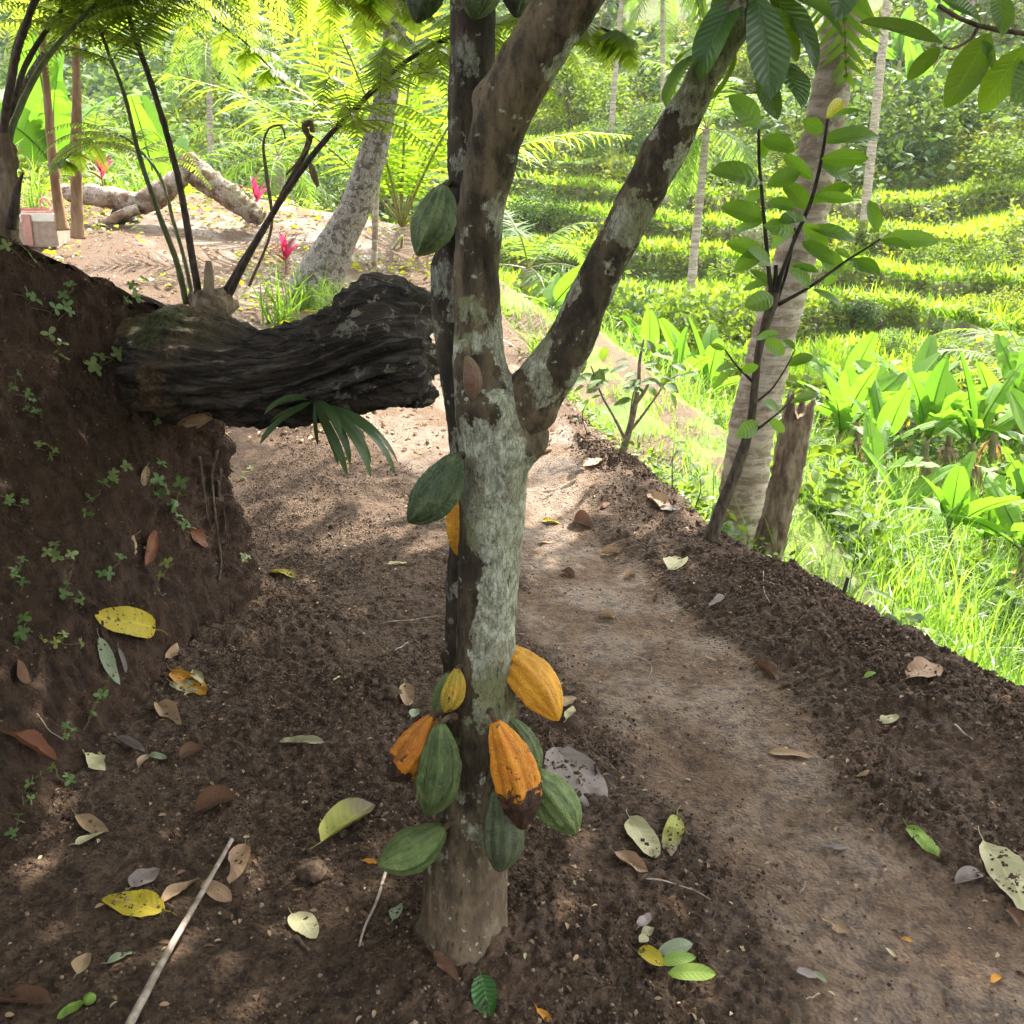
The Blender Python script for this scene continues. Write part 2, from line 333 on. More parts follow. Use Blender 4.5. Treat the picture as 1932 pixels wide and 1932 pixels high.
# ================================================================ terrain
EDGE_Y = [-4, 1.5, 2.86, 4.26, 5.6, 7.0, 9.0, 11., 13., 15]; EDGE_X = [3.1, 2.25, 1.68, 1.17, .75, .40, .10, -.5, -1.3, -2.2]
def xedge(y): return np.interp(y, EDGE_Y, EDGE_X)
def ramp(y): return .045*np.maximum(np.minimum(y, 12.5)-4, 0)**1.6
def hill0(x, y):
    yy = y+1.6*fbm(np.stack([x*.07, y*.07, 0*x], -1), 3, 5)+.10*np.maximum(x-10, 0)+.0*x
    z = np.interp(yy, [17, 24, 31, 38, 46, 55, 75, 100, 140], [-3.7, -1.7, .1, 2.2, 5.2, 9.0, 20.5, 37, 60])
    return z
STEP = 1.15
def Hfull(x, y, fine=True):
    """ground height plus the masks trodden, green, tread"""
    x = np.asarray(x, float); y = np.asarray(y, float)
    p2 = np.stack([x, y, 0*x], -1)
    xe = xedge(y)+.10*fbm(p2*1.3, 3, 3)
    d = np.maximum(x-xe, np.where(y > 13, (y-13.5)*.8, -9))
    left = .17*np.maximum(-x-.4, 0)*sstep(4.6, 8, y)*(1-.4*sstep(4, 8, -x))
    z = ramp(y)+np.minimum(left, .55)
    berm = sstep(.75, .3, -d)*sstep(-.12, .12, -d)
    z = z+.07*berm*(1-sstep(7, 9, y))
    # drop beyond the edge of the path
    t = sstep(5.6, 7.4, y)
    dn = np.interp(d, [0, .45, 1.6, 3.2, 6, 9], [0, .45, 1.5, 2.6, 3.5, 3.8])
    db = np.interp(d, [0, .22, .95, 1.15, 2.1, 2.5, 3.6, 6, 9], [0, .42, .46, .95, 1.05, 1.5, 2.4, 3.5, 3.8])
    z = z-np.where(d > 0, lerp(dn, db, t), 0)
    # opposite hill with its terraces
    h0 = hill0(x, y); yc = lerp(50, 37, sstep(4, 13, x)); tm = sstep(-9, -5, x)*(1-sstep(yc, yc+7, y))
    wob = .55*fbm(np.stack([x*.32, y*.22, 0*x+7], -1), 2, 23)+2.3*fbm(np.stack([x*.09, y*.06, 0*x+4], -1), 3, 21)+.10*(x-6)
    k = (h0+wob)/STEP; fl = np.floor(k); fr = k-fl
    ht = (fl+sstep(.74, .97, fr))*STEP-wob*.6
    hh = lerp(h0, ht, tm); far = sstep(14.5, 17.5, y)
    floor_ = np.maximum(-3.75+0*x, np.where(y > 15, hh, -9))
    zz = np.maximum(z, floor_)
    hillm = np.where(floor_ >= z, 1., 0.)*far
    # masks
    wobx = .10*fbm(p2*2.2, 3, 9)
    xl = np.interp(y, TRL_Y, TRL_X)+wobx; xr = np.interp(y, TRR_Y, TRR_X)+wobx
    tr = sstep(-.12, .14, x-xl)*sstep(-.10, .10, xr-x)*(d < 0)
    green = np.where(d > .03, sstep(.03, .3, d+.12*fbm(p2*2.5, 2, 12)), 0)
    bench = t*(((d > .24) & (d < .92)) | ((d > 1.2) & (d < 2.05)))*1.
    green = green*(1-.62*bench*sstep(-.25, .1, fbm(p2*1.5, 3, 15)+.12))
    green = np.maximum(green, .35*sstep(8.3, 9.2, y+.5*x+.35*fbm(p2*1.5, 3, 33))*sstep(.0, .25, fbm(p2*2.3, 3, 31)))
    green = np.where(hillm > 0, .55+.45*sstep(-.3, .3, fbm(p2*.25, 3, 8)), green)
    tread = hillm*tm*(fr < .66)
    if fine:
        rough = (1-.72*tr)*(1-sstep(9, 14, y))
        n = .030*fbm(p2*2.1, 3, 40)*(1-.4*tr)+rough*(.012*fbm(p2*9, 3, 44)+.010*np.maximum(fbm(p2*26, 2, 47), 0)+.006*fbm(p2*55, 2, 49))
        n = n+tr*(.006*fbm(p2*6, 3, 51)+.0025*fbm(p2*40, 2, 52))-tr*.018
        n = n+berm*(.025*np.maximum(fbm(p2*8, 3, 61), -.2)+.018*np.maximum(fbm(p2*22, 2, 63), 0))*(1-sstep(7, 9, y))
        lz = (1-.86*tr)*(1-sstep(4.5, 6.5, y))*(d < .2); cl = sstep(-.35, .35, fbm(p2*5, 2, 57)); lz = lz*(1-.5*sstep(.0, -.45, x)*sstep(-.3, .25, fbm(p2*1.9, 2, 59)+.1)); n = n+lz*(.011*lumps(x, y, .026, 301)*(.35+.9*cl)+.007*lumps(x, y, .014, 305)+.024*lumps(x, y, .07, 309)*sstep(.15, .5, fbm(p2*4, 2, 58)))
        n = n+(1-lz)*.0025*lumps(x, y, .02, 313)*(y < 6)
        # shallow foot marks on the trodden path
        for fx, fy, fr_ in FOOT: n = n-.018*np.exp(-(((x-fx)/fr_)**2+((y-fy)/(fr_*1.1))**2))
        # mound of loose soil round the tree foot
        r2 = np.hypot(x-.02+.12, y-1.78); n = n+.035*np.exp(-(r2/.22)**2)+.02*np.exp(-(r2/.45)**2)
        z2 = zz+n*(y < 20)+np.where(hillm > 0, .10*fbm(p2*.8, 3, 71), 0)
    else: z2 = zz
    return z2, tr, green, tread, d
def gp0(px, py):
    d = ray(px, py); y = -CAMH/d[2]*d[1]
    for _ in range(30):
        z = float(ramp(y)); yn = (z-CAMH)/d[2]*d[1]; y = .5*y+.5*yn
    return d[0]/d[1]*y, y
L_ = [gp0(*p) for p in [(1560, 1980), (1500, 1900), (1330, 1600), (1160, 1400), (1000, 1200), (945, 1040), (900, 960)]]
R_ = [gp0(*p) for p in [(2150, 1900), (1932, 1730), (1700, 1590), (1570, 1430), (1400, 1250), (1250, 1110), (1120, 990)]]
TRL_Y = [-4, 1.0]+[p[1] for p in L_]+[5.6, 7.0, 9.0, 11.]; TRL_X = [1.3, .95]+[p[0] for p in L_]+[-.55, -1.4, -2.9, -4.6]
TRR_Y = [-4, 1.0]+[p[1] for p in R_]+[5.6, 7.0, 9.0, 11.]; TRR_X = [3.2, 2.3]+[p[0] for p in R_]+[.5, .25, -.35, -1.4]
FOOT = [(*gp0(1490, 1535), .05), (*gp0(1750, 1880), .06), (*gp0(1640, 1810), .045), (*gp0(1400, 1140), .05), (*gp0(1270, 1300), .06), (*gp0(1580, 1640), .05), (*gp0(1300, 1430), .05), (*gp0(1700, 1330), .06)]
def Hz(x, y): return float(Hfull(np.array([x]), np.array([y]))[0][0])
def axis_grid(a, b, h, grow, hmax, lo, hi):
    c = list(np.arange(a, b, h)); s = h; v = c[-1]
    while v < hi: s = min(s*grow, hmax if v < 70 else 2.0); v += s; c.append(v)
    s = h; v = c[0]; pre = []
    while v > lo: s = min(s*grow, hmax if v > -50 else 2.0); v -= s; pre.append(v)
    return np.array(pre[::-1]+c)
gx = axis_grid(-1.7, 2.2, .0085, 1.05, .30, -75, 90); gy = axis_grid(1.15, 4.3, .0085, 1.02, .24, -6, 135)
X, Y = np.meshgrid(gx, gy); Z, TR, GR, TD, DD = Hfull(X, Y)
mb = MB(); mb.add(np.stack([X, Y, Z], -1), grid_faces(*X.shape), np.stack([TR, GR, TD], -1).reshape(-1, 3))

g = G('soil'); at_ = g.attr(); ax, ay, az = g.xyz(at_); p = g.geo()
n1 = g.noise(p, 3., 5., .6); n2 = g.noise(p, 34., 6., .7); n3 = g.noise(p, 120., 5., .75)
loose = g.mix(g.ss(.38, .62, n2), (.036, .021, .012), (.118, .072, .041))
loose = g.mix(g.math('MULTIPLY', g.ss(.45, .7, n1), .55), loose, (.125, .070, .042))
loose = g.mix(g.ss(.60, .74, n3), loose, (.16, .115, .075))
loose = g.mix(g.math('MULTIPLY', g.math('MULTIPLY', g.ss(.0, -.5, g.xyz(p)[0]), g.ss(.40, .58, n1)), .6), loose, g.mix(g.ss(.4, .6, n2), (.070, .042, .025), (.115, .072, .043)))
trod = g.mix(g.ss(.35, .65, n1), (.165, .101, .058), (.235, .154, .096))
trod = g.mix(g.math('MULTIPLY', g.ss(.44, .60, g.noise(p, 22., 6., .72)), .8), trod, (.075, .044, .028))
trod = g.mix(g.math('MULTIPLY', g.ss(.55, .7, n3), .4), trod, (.25, .17, .115)); trod = g.mix(g.math('MULTIPLY', g.ss(.54, .66, g.noise(g.scale3(p, (1, .6, 1)), 48., 5., .75)), .6), trod, (.07, .042, .025))
tm_ = g.ss(.25, .75, g.math('ADD', ax, g.math('MULTIPLY', g.math('SUBTRACT', g.noise(p, 14., 5., .7), .5), .7)))
soil = g.mix(tm_, loose, trod)
farred = g.ss(4.2, 7.5, g.xyz(p)[1]); soil = g.mix(g.math('MULTIPLY', farred, .7), soil, g.mix(n2, (.085, .047, .025), (.150, .090, .053)))
gn = g.noise(p, .9, 5., .65); gcol = g.mix(g.ss(.35, .62, gn), (.06, .12, .012), (.14, .20, .02))
gcol = g.mix(g.ss(.55, .75, g.noise(p, 2.3, 5., .7)), gcol, (.22, .19, .075))
nz = g.xyz(g.n('ShaderNodeNewGeometry').outputs['True Normal'])[2]
steep = g.ss(.93, .75, nz)
gcol = g.mix(steep, gcol, g.mix(g.ss(.4, .6, g.noise(p, 3.1, 5., .7)), (.055, .045, .02), (.09, .12, .02)))
gcol = g.mix(g.math('MULTIPLY', az, .75), gcol, (.15, .26, .018))
gm = g.ss(.35, .65, g.math('ADD', ay, g.math('MULTIPLY', g.math('SUBTRACT', g.noise(p, 6., 4., .7), .5), .5)))
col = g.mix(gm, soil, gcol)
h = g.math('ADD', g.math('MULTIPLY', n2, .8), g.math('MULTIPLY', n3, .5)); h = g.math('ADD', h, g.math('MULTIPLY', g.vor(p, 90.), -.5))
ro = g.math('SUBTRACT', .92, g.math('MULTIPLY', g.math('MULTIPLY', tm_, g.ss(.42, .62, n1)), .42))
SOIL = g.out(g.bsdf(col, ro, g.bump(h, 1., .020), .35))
ground = tag(mb.build('ground', SOIL), kind='structure')
# ---------------------------------------------------------------- bank of cut earth on the left
toe = smooth_path([(-1.05, -2, 0), (-1.15, .4, 0), (-1.18, 1.6, 0), (-1.2, 2.4, 0), (-1.20, 3.2, 0), (-1.13, 3.85, 0), (-1.28, 4.22, .02), (-1.9, 4.5, .1), (-3.2, 4.7, .25), (-6, 5.1, .4)], 620)
top = smooth_path([(-2.1, -2, 1.4), (-2.05, .4, 1.45), (-2.0, 1.6, 1.5), (-1.95, 2.4, 1.70), (-1.82, 3.1, 1.62), (-1.44, 3.60, 1.28), (-1.16, 3.88, .98), (-1.44, 4.16, .98), (-3.0, 4.3, 1.3), (-6, 4.6, 1.6)], 620)
inn = smooth_path([(-4.5, -2, 1.7), (-4.5, .4, 1.75), (-4.2, 1.6, 1.78), (-3.6, 2.4, 1.75), (-2.9, 2.9, 1.6), (-2.3, 3.2, 1.45), (-2.1, 3.3, 1.35), (-2.5, 3.4, 1.4), (-4, 3.4, 1.6), (-7, 3.4, 1.8)], 620)
NT = 150; tt = np.linspace(0, 1, NT)[:, None, None]
flare = sstep(3.6, 2.2, toe[:, 1])[None, :, None]
e = lerp(tt**1.05, tt**.62, flare); PL = toe[None]+(top-toe)[None]*e; PL[..., 2] = (toe[None, :, 2]-.05)+((top-toe)[None, :, 2]+.05)*tt[..., 0]**lerp(1., 1.15, flare[..., 0])
und = 1-np.abs(tt[..., 0]*2-1)
PL[..., 0] -= .05*und*sstep(3., 3.8, toe[:, 1])[None]
ti = np.linspace(0, 1, 26)[1:, None, None]; PI_ = top[None]+(inn-top)[None]*ti; PI_[..., 2] = top[None, :, 2]+(inn-top)[None, :, 2]*np.sqrt(ti[..., 0])
B_ = np.concatenate([PL, PI_]); du = np.gradient(B_, axis=1); dv = np.gradient(B_, axis=0); Nn = unit(np.cross(du, dv)); 
Nn *= np.sign((Nn*np.array([1, 0, .4])).sum(-1).mean())
q = B_.copy(); qs = q*np.array([1, 1, .45])
dsp = .06*fbm(q*1.8, 3, 81)+.028*fbm(q*6, 3, 83)+.024*fbm(qs*20, 3, 85)+.012*fbm(qs*52, 2, 87)+.018*fbm(q*9, 3, 88, .5, True)+.012*lumps(q[..., 1], q[..., 2]+q[..., 0]*.5, .045, 321)-.03*np.maximum(fbm(q*3.4, 2, 89)-.25, 0)+sstep(3.3, 3.9, q[..., 1])*(.045*fbm(q*5, 3, 90)+.02*fbm(q*15, 2, 92, .5, True))
B_ = B_+Nn*dsp[..., None]
mb = MB(); mb.add(B_, grid_faces(*B_.shape[:2]), (0, 0, 0)); BANKV, BANKF = B_.reshape(-1, 3), grid_faces(*B_.shape[:2])
g = G('bank_earth'); p = g.geo(); ps = g.scale3(p, (1, 1, .4))
n1 = g.noise(ps, 30., 6., .7); n2 = g.noise(p, 2.6, 4., .6); n3 = g.noise(ps, 95., 5., .75)
c = g.mix(g.ss(.36, .64, n1), (.026, .015, .009), (.092, .056, .034)); c = g.mix(g.math('MULTIPLY', g.ss(.4, .68, n2), .55), c, (.105, .058, .036))
c = g.mix(g.ss(.60, .72, n3), c, (.17, .12, .08)); c = g.mix(g.math('MULTIPLY', g.ss(.54, .64, g.noise(ps, 60., 5., .75)), .75), c, (.016, .010, .007))
h = g.math('ADD', n1, g.math('MULTIPLY', n3, .6))
tag(mb.build('earth_bank', g.out(g.bsdf(c, .93, g.bump(h, 1., .034), .2))), kind='structure')
# surfaces that loose things rest on
_gi = (X.shape); sel_r = np.where((gy > .9) & (gy < 13))[0]; sel_c = np.where((gx > -6) & (gx < 5))[0]
gv = np.stack([X, Y, Z], -1)[np.ix_(sel_r, sel_c)]
GB = BVHTree.FromPolygons([tuple(v) for v in gv.reshape(-1, 3)[:, :]], [tuple(f) for f in grid_faces(*gv.shape[:2])])
BB = BVHTree.FromPolygons([tuple(v) for v in BANKV], [tuple(f) for f in BANKF])
def hit(px, py, trees=None):
    d = Vector(ray(px, py)); best = None
    for t in (trees or (GB, BB)):
        r = t.ray_cast(Vector(CAM), d)
        if r[0] is not None and (best is None or r[3] < best[2]): best = (np.array(r[0]), np.array(r[1]), r[3])
    if best is None: return None
    p_, n_, _ = best
    if n_ @ np.array(d) > 0: n_ = -n_
    return p_, n_
def down(x, y):
    z = -9
    for t in (GB, BB):
        r = t.ray_cast(Vector((x, y, 6)), Vector((0, 0, -1)))
        if r[0] is not None: z = max(z, r[0].z)
    return z if z > -8 else Hz(x, y)
# ================================================================ the cacao trees
BARK = bark_mat('cacao_bark', (.030, .022, .012), (.145, .105, .060), (.42, .43, .31), amt=.43, lscale=8., bump=.6, fine=34.,
                dust=(.10, .34, (.20, .14, .085)), side=(0, .000, .075, .30, 2, .20, .66, .16, 1.62, .92), moss=(.16, .16, .075))
BARK2 = bark_mat('limb_bark', (.028, .020, .011), (.130, .094, .052), (.37, .37, .26), amt=.50, lscale=9., bump=.5, fine=42., stretch=(1, 1, .6), moss=(.17, .17, .09))
BARKD = bark_mat('dark_cacao_bark', (.022, .016, .010), (.080, .056, .034), (.28, .28, .21), amt=.41, lscale=11., bump=.5, fine=30.)
TWIG = plain_mat('twig_bark', (.045, .03, .02), (.12, .085, .055), 60., .85, .5, .004, (1, 1, .3))
def barkdisp(amp=.006, kn=()):
    def f(V, D, u, v):
        d = amp*fbm(V*np.array([9, 9, 5.]), 3, 101)+amp*.5*fbm(V*np.array([60, 60, 14.]), 2, 103)+amp*.35*fbm(V*70, 2, 107)
        for kx, r, h in kn: d = d+h*np.exp(-(np.linalg.norm(V-np.asarray(kx), axis=-1)/r)**2)
        return d
    return f
base = at(868, 1778, 1.76); base[2] = 0.0
T1 = thing('cacao_tree', base, 'forked cacao tree with lichen-spotted trunk standing beside the trodden path', 'tree')
YT = 1.76
tr_rows = [(868, 1850, YT, 205), (868, 1800, YT, 186), (872, 1760, YT, 163), (880, 1640, YT, 152), (900, 1500, YT, 132), (911, 1350, YT, 114), (916, 1200, YT, 110),
           (926, 1000, YT, 118), (931, 900, YT, 122), (935, 830, YT, 140), (925, 770, YT, 134), (905, 700, YT, 98), (901, 560, YT, 86), (906, 400, YT-.01, 86), (926, 300, YT-.02, 98), (950, 210, YT-.03, 107), (1004, 110, YT-.04, 114), (1076, 0, YT-.05, 116), (1150, -120, YT-.06, 118), (1260, -330, YT-.05, 110), (1330, -560, YT+.05, 80)]
C, R = ptube(tr_rows, 300)
def K(px, py, Y): return at(px, py, Y)
kn = [(K(925, 1047, YT-.07), .012, .012), (K(895, 1120, YT-.06), .014, .010), (K(950, 1125, YT-.06), .018, .012), (K(972, 1262, YT-.02), .013, .016), (K(925, 1258, YT-.07), .016, .008),
      (K(1003, 815, YT), .030, .026), (K(1000, 850, YT-.02), .025, .02), (K(880, 770, YT-.06), .028, .012), (K(930, 760, YT-.07), .03, .014), (K(960, 855, YT-.06), .022, .010), (K(893, 265, YT-.06), .012, .004),
      (K(855, 405, YT-.02), .010, .008), (K(852, 575, YT-.02), .010, .008), (K(905, 180, YT-.02), .022, .014), (K(848, 905, YT-.05), .012, .004), (K(880, 1380, YT-.06), .02, .006), (K(905, 1345, YT-.06), .016, .009), (K(795, 1800, YT-.02), .06, .024), (K(955, 1790, YT-.02), .05, .018), (K(880, 1815, YT-.10), .05, .018), (K(840, 1450, YT-.05), .02, .007), (K(940, 1480, YT-.06), .02, .006)]
V, F, A = tube(C, R, 72, barkdisp(.0058, kn)); m = MB(); m.add(V, F, A)
m.build('trunk', BARK, T1)
# the right limb with its collar, growing out of the fork
br = [(930, 880, YT, 60), (968, 815, YT, 92), (1000, 752, YT, 98), (1040, 700, YT, 92), (1075, 645, YT-.01, 90), (1112, 560, YT-.02, 84), (1150, 480, YT-.03, 78), (1200, 385, YT-.04, 78), (1253, 285, YT-.05, 76), (1300, 195, YT-.06, 66), (1350, 105, YT-.07, 64), (1412, 0, YT-.08, 60), (1480, -120, YT-.08, 54), (1560, -330, YT, 46), (1600, -600, YT+.1, 36)]
C2, R2 = ptube(br, 220)
kn2 = [(K(1035, 712, YT-.03), .05, .010), (K(1268, 272, YT-.05), .022, .010), (K(1228, 280, YT-.05), .012, .006), (K(1052, 640, YT-.02), .012, .012), (K(1020, 780, YT-.02), .03, .012)]
V, F, A = tube(C2, R2, 56, barkdisp(.005, kn2)); m = MB(); m.add(V, F, A); m.build('limb', BARK2, T1)
# cut stubs
for (a, b, w1, w2) in [((1092, 585), (1098, 512), 22, 17), ((905, 215), (918, 158), 26, 24), ((1004, 820), (1030, 790), 22, 16)]:
    c, r = ptube([(*a, YT-.02, w1), ((a[0]+b[0])/2, (a[1]+b[1])/2, YT-.025, (w1+w2)/2), (*b, YT-.03, w2)], 14)
    v, f, a_ = tube(c, r, 18, barkdisp(.004)); m = MB(); m.add(v, f, a_); m.build('cut_stub', BARKD, T1)
# second stem close behind
base2 = at(880, 1500, 2.02); base2[2] = 0.0
T2 = thing('cacao_tree', base2, 'dark slender cacao stem rising straight up behind the lichen-spotted trunk', 'tree')
rows = [(895, 1700, 2.02, 100), (882, 1500, 2.02, 88), (876, 1380, 2.02, 84), (877, 1250, 2.02, 84), (882, 1100, 2.0, 74), (892, 950, 2.0, 74), (884, 800, 2.0, 84), (868, 640, 2.0, 96), (868, 560, 2.0, 112), (880, 470, 2.0, 105), (888, 400, 2.0, 88), (890, 200, 2.0, 84), (892, 0, 2.0, 84), (893, -150, 2.0, 78), (890, -380, 2.05, 66), (880, -620, 2.1, 48)]
C3, R3 = ptube(rows, 240); kn3 = [(K(812, 500, 2.0), .03, .008), (K(838, 1240, 2.0), .014, .012), (K(845, 1100, 2.0), .012, .006)]
V, F, A = tube(C3, R3, 48, barkdisp(.006, kn3)); m = MB(); m.add(V, F, A); m.build('trunk', BARKD, T2)

CACAO = leaf_mat('cacao_leaf', (.026, .060, .016), (.045, .105, .018), tr=(.26, .42, .02), trf=.36, rough=.30, veins=13, spec=.55)
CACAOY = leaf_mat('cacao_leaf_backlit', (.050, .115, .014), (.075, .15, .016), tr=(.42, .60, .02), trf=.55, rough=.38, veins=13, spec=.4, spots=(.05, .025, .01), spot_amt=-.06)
CT = [leaf_t(12, 3, 1, .34, .75, .75, .9, .22, .05, 9., .05, seed=s) for s in range(3)]
def leaf_part(parent, p0, p1, n, mat, L=None, wid=.34, tm=0, droop=.9, name='leaf', wave=.05, fold=.22, tag_=None, nL=14):
    """one big leaf as a part: from its stalk end p0 to its tip p1, face roughly n"""
    p0 = np.asarray(p0, float); p1 = np.asarray(p1, float); L = L or np.linalg.norm(p1-p0)
    v, f, a = leaf_t(nL, 3, 1, wid, .75, .75, droop, fold, wave, 9., .02, seed=tm)
    tipv = v.reshape(nL+1, 7, 3)[-1, 3]; ang = math.atan2(tipv[2], tipv[0]); k = L/np.linalg.norm(tipv)
    ca, sa = math.cos(-ang), math.sin(-ang); v = np.stack([v[:, 0]*ca-v[:, 2]*sa, v[:, 1], v[:, 0]*sa+v[:, 2]*ca], 1)
    Rm = frame_from((p1-p0)[None], np.asarray(n, float)[None])[0]
    a = a.copy(); a[:, 2] = rng.random()
    m = MB(); m.add((v*k) @ Rm.T+p0, f, a); return m.build(name, mat, parent)
def pleaf(parent, a, Ya, b, Yb, n, mat, wid=.34, tm=0, droop=.9, **k): return leaf_part(parent, at(*a, Ya), at(*b, Yb), n, mat, None, wid, tm, droop, **k)
# the cluster of big leaves on the right limb: (stalk end, tip, facing, backlit, width)
for i, (a, b, n, bl, wd, dr) in enumerate([
    ((1425, -10), (1452, 190), (.2, -1, .3), 0, .42, .5), ((1400, -20), (1320, 150), (-.6, -.8, .3), 0, .40, .7), ((1440, -15), (1540, 130), (.1, -.7, .8), 0, .36, .9),
    ((1380, 60), (1275, 120), (-.1, -.5, .8), 1, .38, .5), ((1325, 95), (1255, 200), (-.7, -.6, .2), 1, .30, .5), ((1450, -20), (1590, 72), (.3, -.6, .8), 1, .32, .8),
    ((1440, 10), (1505, 115), (.5, -.8, .1), 1, .38, .6), ((1390, 100), (1330, 195), (.6, -.7, .2), 1, .24, .5), ((1455, 110), (1512, 205), (.3, -.8, .4), 0, .36, .5),
    ((1430, 130), (1468, 225), (-.2, -1, .2), 0, .42, .4), ((1470, 120), (1530, 165), (.2, -.7, .7), 0, .35, .7), ((1400, -60), (1345, 45), (-.5, -.8, .5), 0, .4, .8),
    ((1590, -60), (1575, 40), (.2, -.9, .3), 0, .50, .5)]):
    pleaf(T1, a, YT-.10+.03*(i % 3), b, YT-.16+.05*(i % 4), n, CACAOY if bl else CACAO, wd, i, dr)
def twig_tube(parent, rows, name='twig', n=24, mat=None, ns=8):
    c, r = ptube(rows, n); v, f, a = tube(c, r, ns, barkdisp(.0006)); m = MB(); m.add(v, f, a); return m.build(name, mat or TWIG, parent)
# crown out of sight above the picture: leaf fans on branches; it shades the path
SUNP = [(*gp0(520, 1770), .20), (*gp0(640, 1660), .10), (*gp0(440, 1880), .14), (*gp0(700, 925), .30), (*gp0(820, 900), .25), (*gp0(560, 960), .18), (*gp0(880, 1700), .05)]
def gaps(P):
    """openings in the crowns: leaves standing between the sun and these spots on the path are missing"""
    G_ = P[:, :2]-np.array(sd)[None, :2]*(P[:, 2:3]/sd.z); k = np.ones(len(P), bool)
    for x, y, r in SUNP: k &= np.hypot(G_[:, 0]-x, G_[:, 1]-y) > (r+.12)*(1+.4*rng.normal(size=len(P)))
    return k
def crown(parent, centres, nl, L=(.22, .34), name='foliage', mat=None, start=None, rad=.62):
    m = MB(); mw = MB()
    for c, r in centres:
        c = np.asarray(c, float); k = nl
        d = rand_dirs(k); P = c+d*(rng.random(k)**.45)[:, None]*r
        g_ = unit(np.stack([d[:, 0], d[:, 1], -.35-.5*rng.random(k)], 1)+.5*rng.normal(size=(k, 3)))
        nn = np.stack([.4*rng.normal(size=k), .4*rng.normal(size=k), np.ones(k)], 1)
        s_ = gaps(P); scatter(m, CT2, P[s_], frame_from(g_, nn)[s_], rng.uniform(*L, k)[s_])
        if start is not None:
            s = np.asarray(start, float); mid = (s+c)/2+np.array([0, 0, .25])
            cc = smooth_path([s, mid, c], 14); v, f, a = tube(cc, np.linspace(.03, .006, 14), 7); mw.add(v, f, a)
    m.build(name, mat or CACAO, parent)
    if start is not None: mw.build('branch', TWIG, parent)
CT2 = leaf_t(4, 1, 1, .36, .75, .75, .8, .2, 0, 9., .02)
top1 = C[-1]; top1b = C2[-1]; top3 = C3[-1]
crown(T1, [((.6+.55*i+.3*rng.normal(), 2.0+.5*j+.3*rng.normal(), 3.15+.14*(2+.5*j)+.35*rng.random()), (.6, .6, .32)) for i in range(4) for j in range(4)], 85, start=top1)
crown(T2, [((-.9+.55*i+.3*rng.normal(), 2.2+.6*j+.3*rng.normal(), 3.3+.14*(2+.6*j)+.4*rng.random()), (.6, .6, .32)) for i in range(3) for j in range(4)], 80, start=top3)

# a cacao tree out of the frame on the right whose bough hangs into the picture
tb = np.array([2.75, 1.9, Hz(2.75, 1.9)-.05])
T3 = thing('cacao_tree', tb, 'cacao bough with green-gold leaves hanging in from beyond the right edge', 'tree')
c = smooth_path([tb, tb+[-.02, .02, .8], tb+[.04, .05, 1.6], tb+[0, .1, 2.5], tb+[-.1, .2, 3.4]], 60); v, f, a = tube(c, np.linspace(.08, .04, 60), 24, barkdisp(.005)); m = MB(); m.add(v, f, a); m.build('trunk', BARKD, T3)
j = at(2040, 95, 1.75)
cc = smooth_path([tb+[.02, .08, 2.0], at(2700, -20, 1.9), at(2300, 60, 1.8), j+[0, 0, .015], at(1925, 62, 1.7), at(1860, 52, 1.7), at(1800, 30, 1.68), at(1770, 10, 1.68)], 60)
v, f, a = tube(cc, np.interp(np.linspace(0, 1, 60), [0, .45, .6, 1], [.022, .009, .0055, .0035]), 10, barkdisp(.0008)); m = MB(); m.add(v, f, a); m.build('branch', TWIG, T3)
twig_tube(T3, [(1845, 52, 1.7, 7), (1830, 75, 1.69, 6), (1795, 92, 1.68, 5), (1780, 88, 1.68, 4)])
for i, (a, b, n, wd, dr) in enumerate([
    ((1785, 84), (1622, 42), (0, -.8, .7), .26, .3), ((1775, 88), (1712, 152), (-.4, -.9, .2), .36, .3), ((1870, 60), (1785, 205), (-.3, -.95, .2), .42, .4),
    ((1935, 85), (1850, 212), (-.4, -.9, .3), .46, .4), ((1880, -30), (1890, 68), (.1, -1, .2), .42, .3), ((1800, 40), (1765, 20), (0, -.9, .5), .5, .3), ((1775, 0), (1850, 40), (.2, -.8, .6), .45, .4),
    ((1768, 15), (1775, 60), (.2, -.9, .3), .5, .3), ((1985, 110), (1905, 190), (.2, -.9, .4), .5, .3), ((1960, -40), (1935, 30), (.2, -.9, .3), .5, .3), ((1850, 75), (1875, 130), (.4, -.8, .2), .5, .3), ((1735, -30), (1775, 8), (.4, -.8, .4), .5, .4)]):
    pleaf(T3, a, 1.69+.02*(i % 3), b, 1.66+.03*(i % 4), n, CACAOY, wd, i, dr, wave=.03)
crown(T3, [((2.0+.6*i+.3*rng.normal(), 1.0+.6*j+.3*rng.normal(), 3.1+.14*(2+.6*j)+.4*rng.random()), (.6, .6, .32)) for i in range(3) for j in range(5)], 75, start=c[-1])

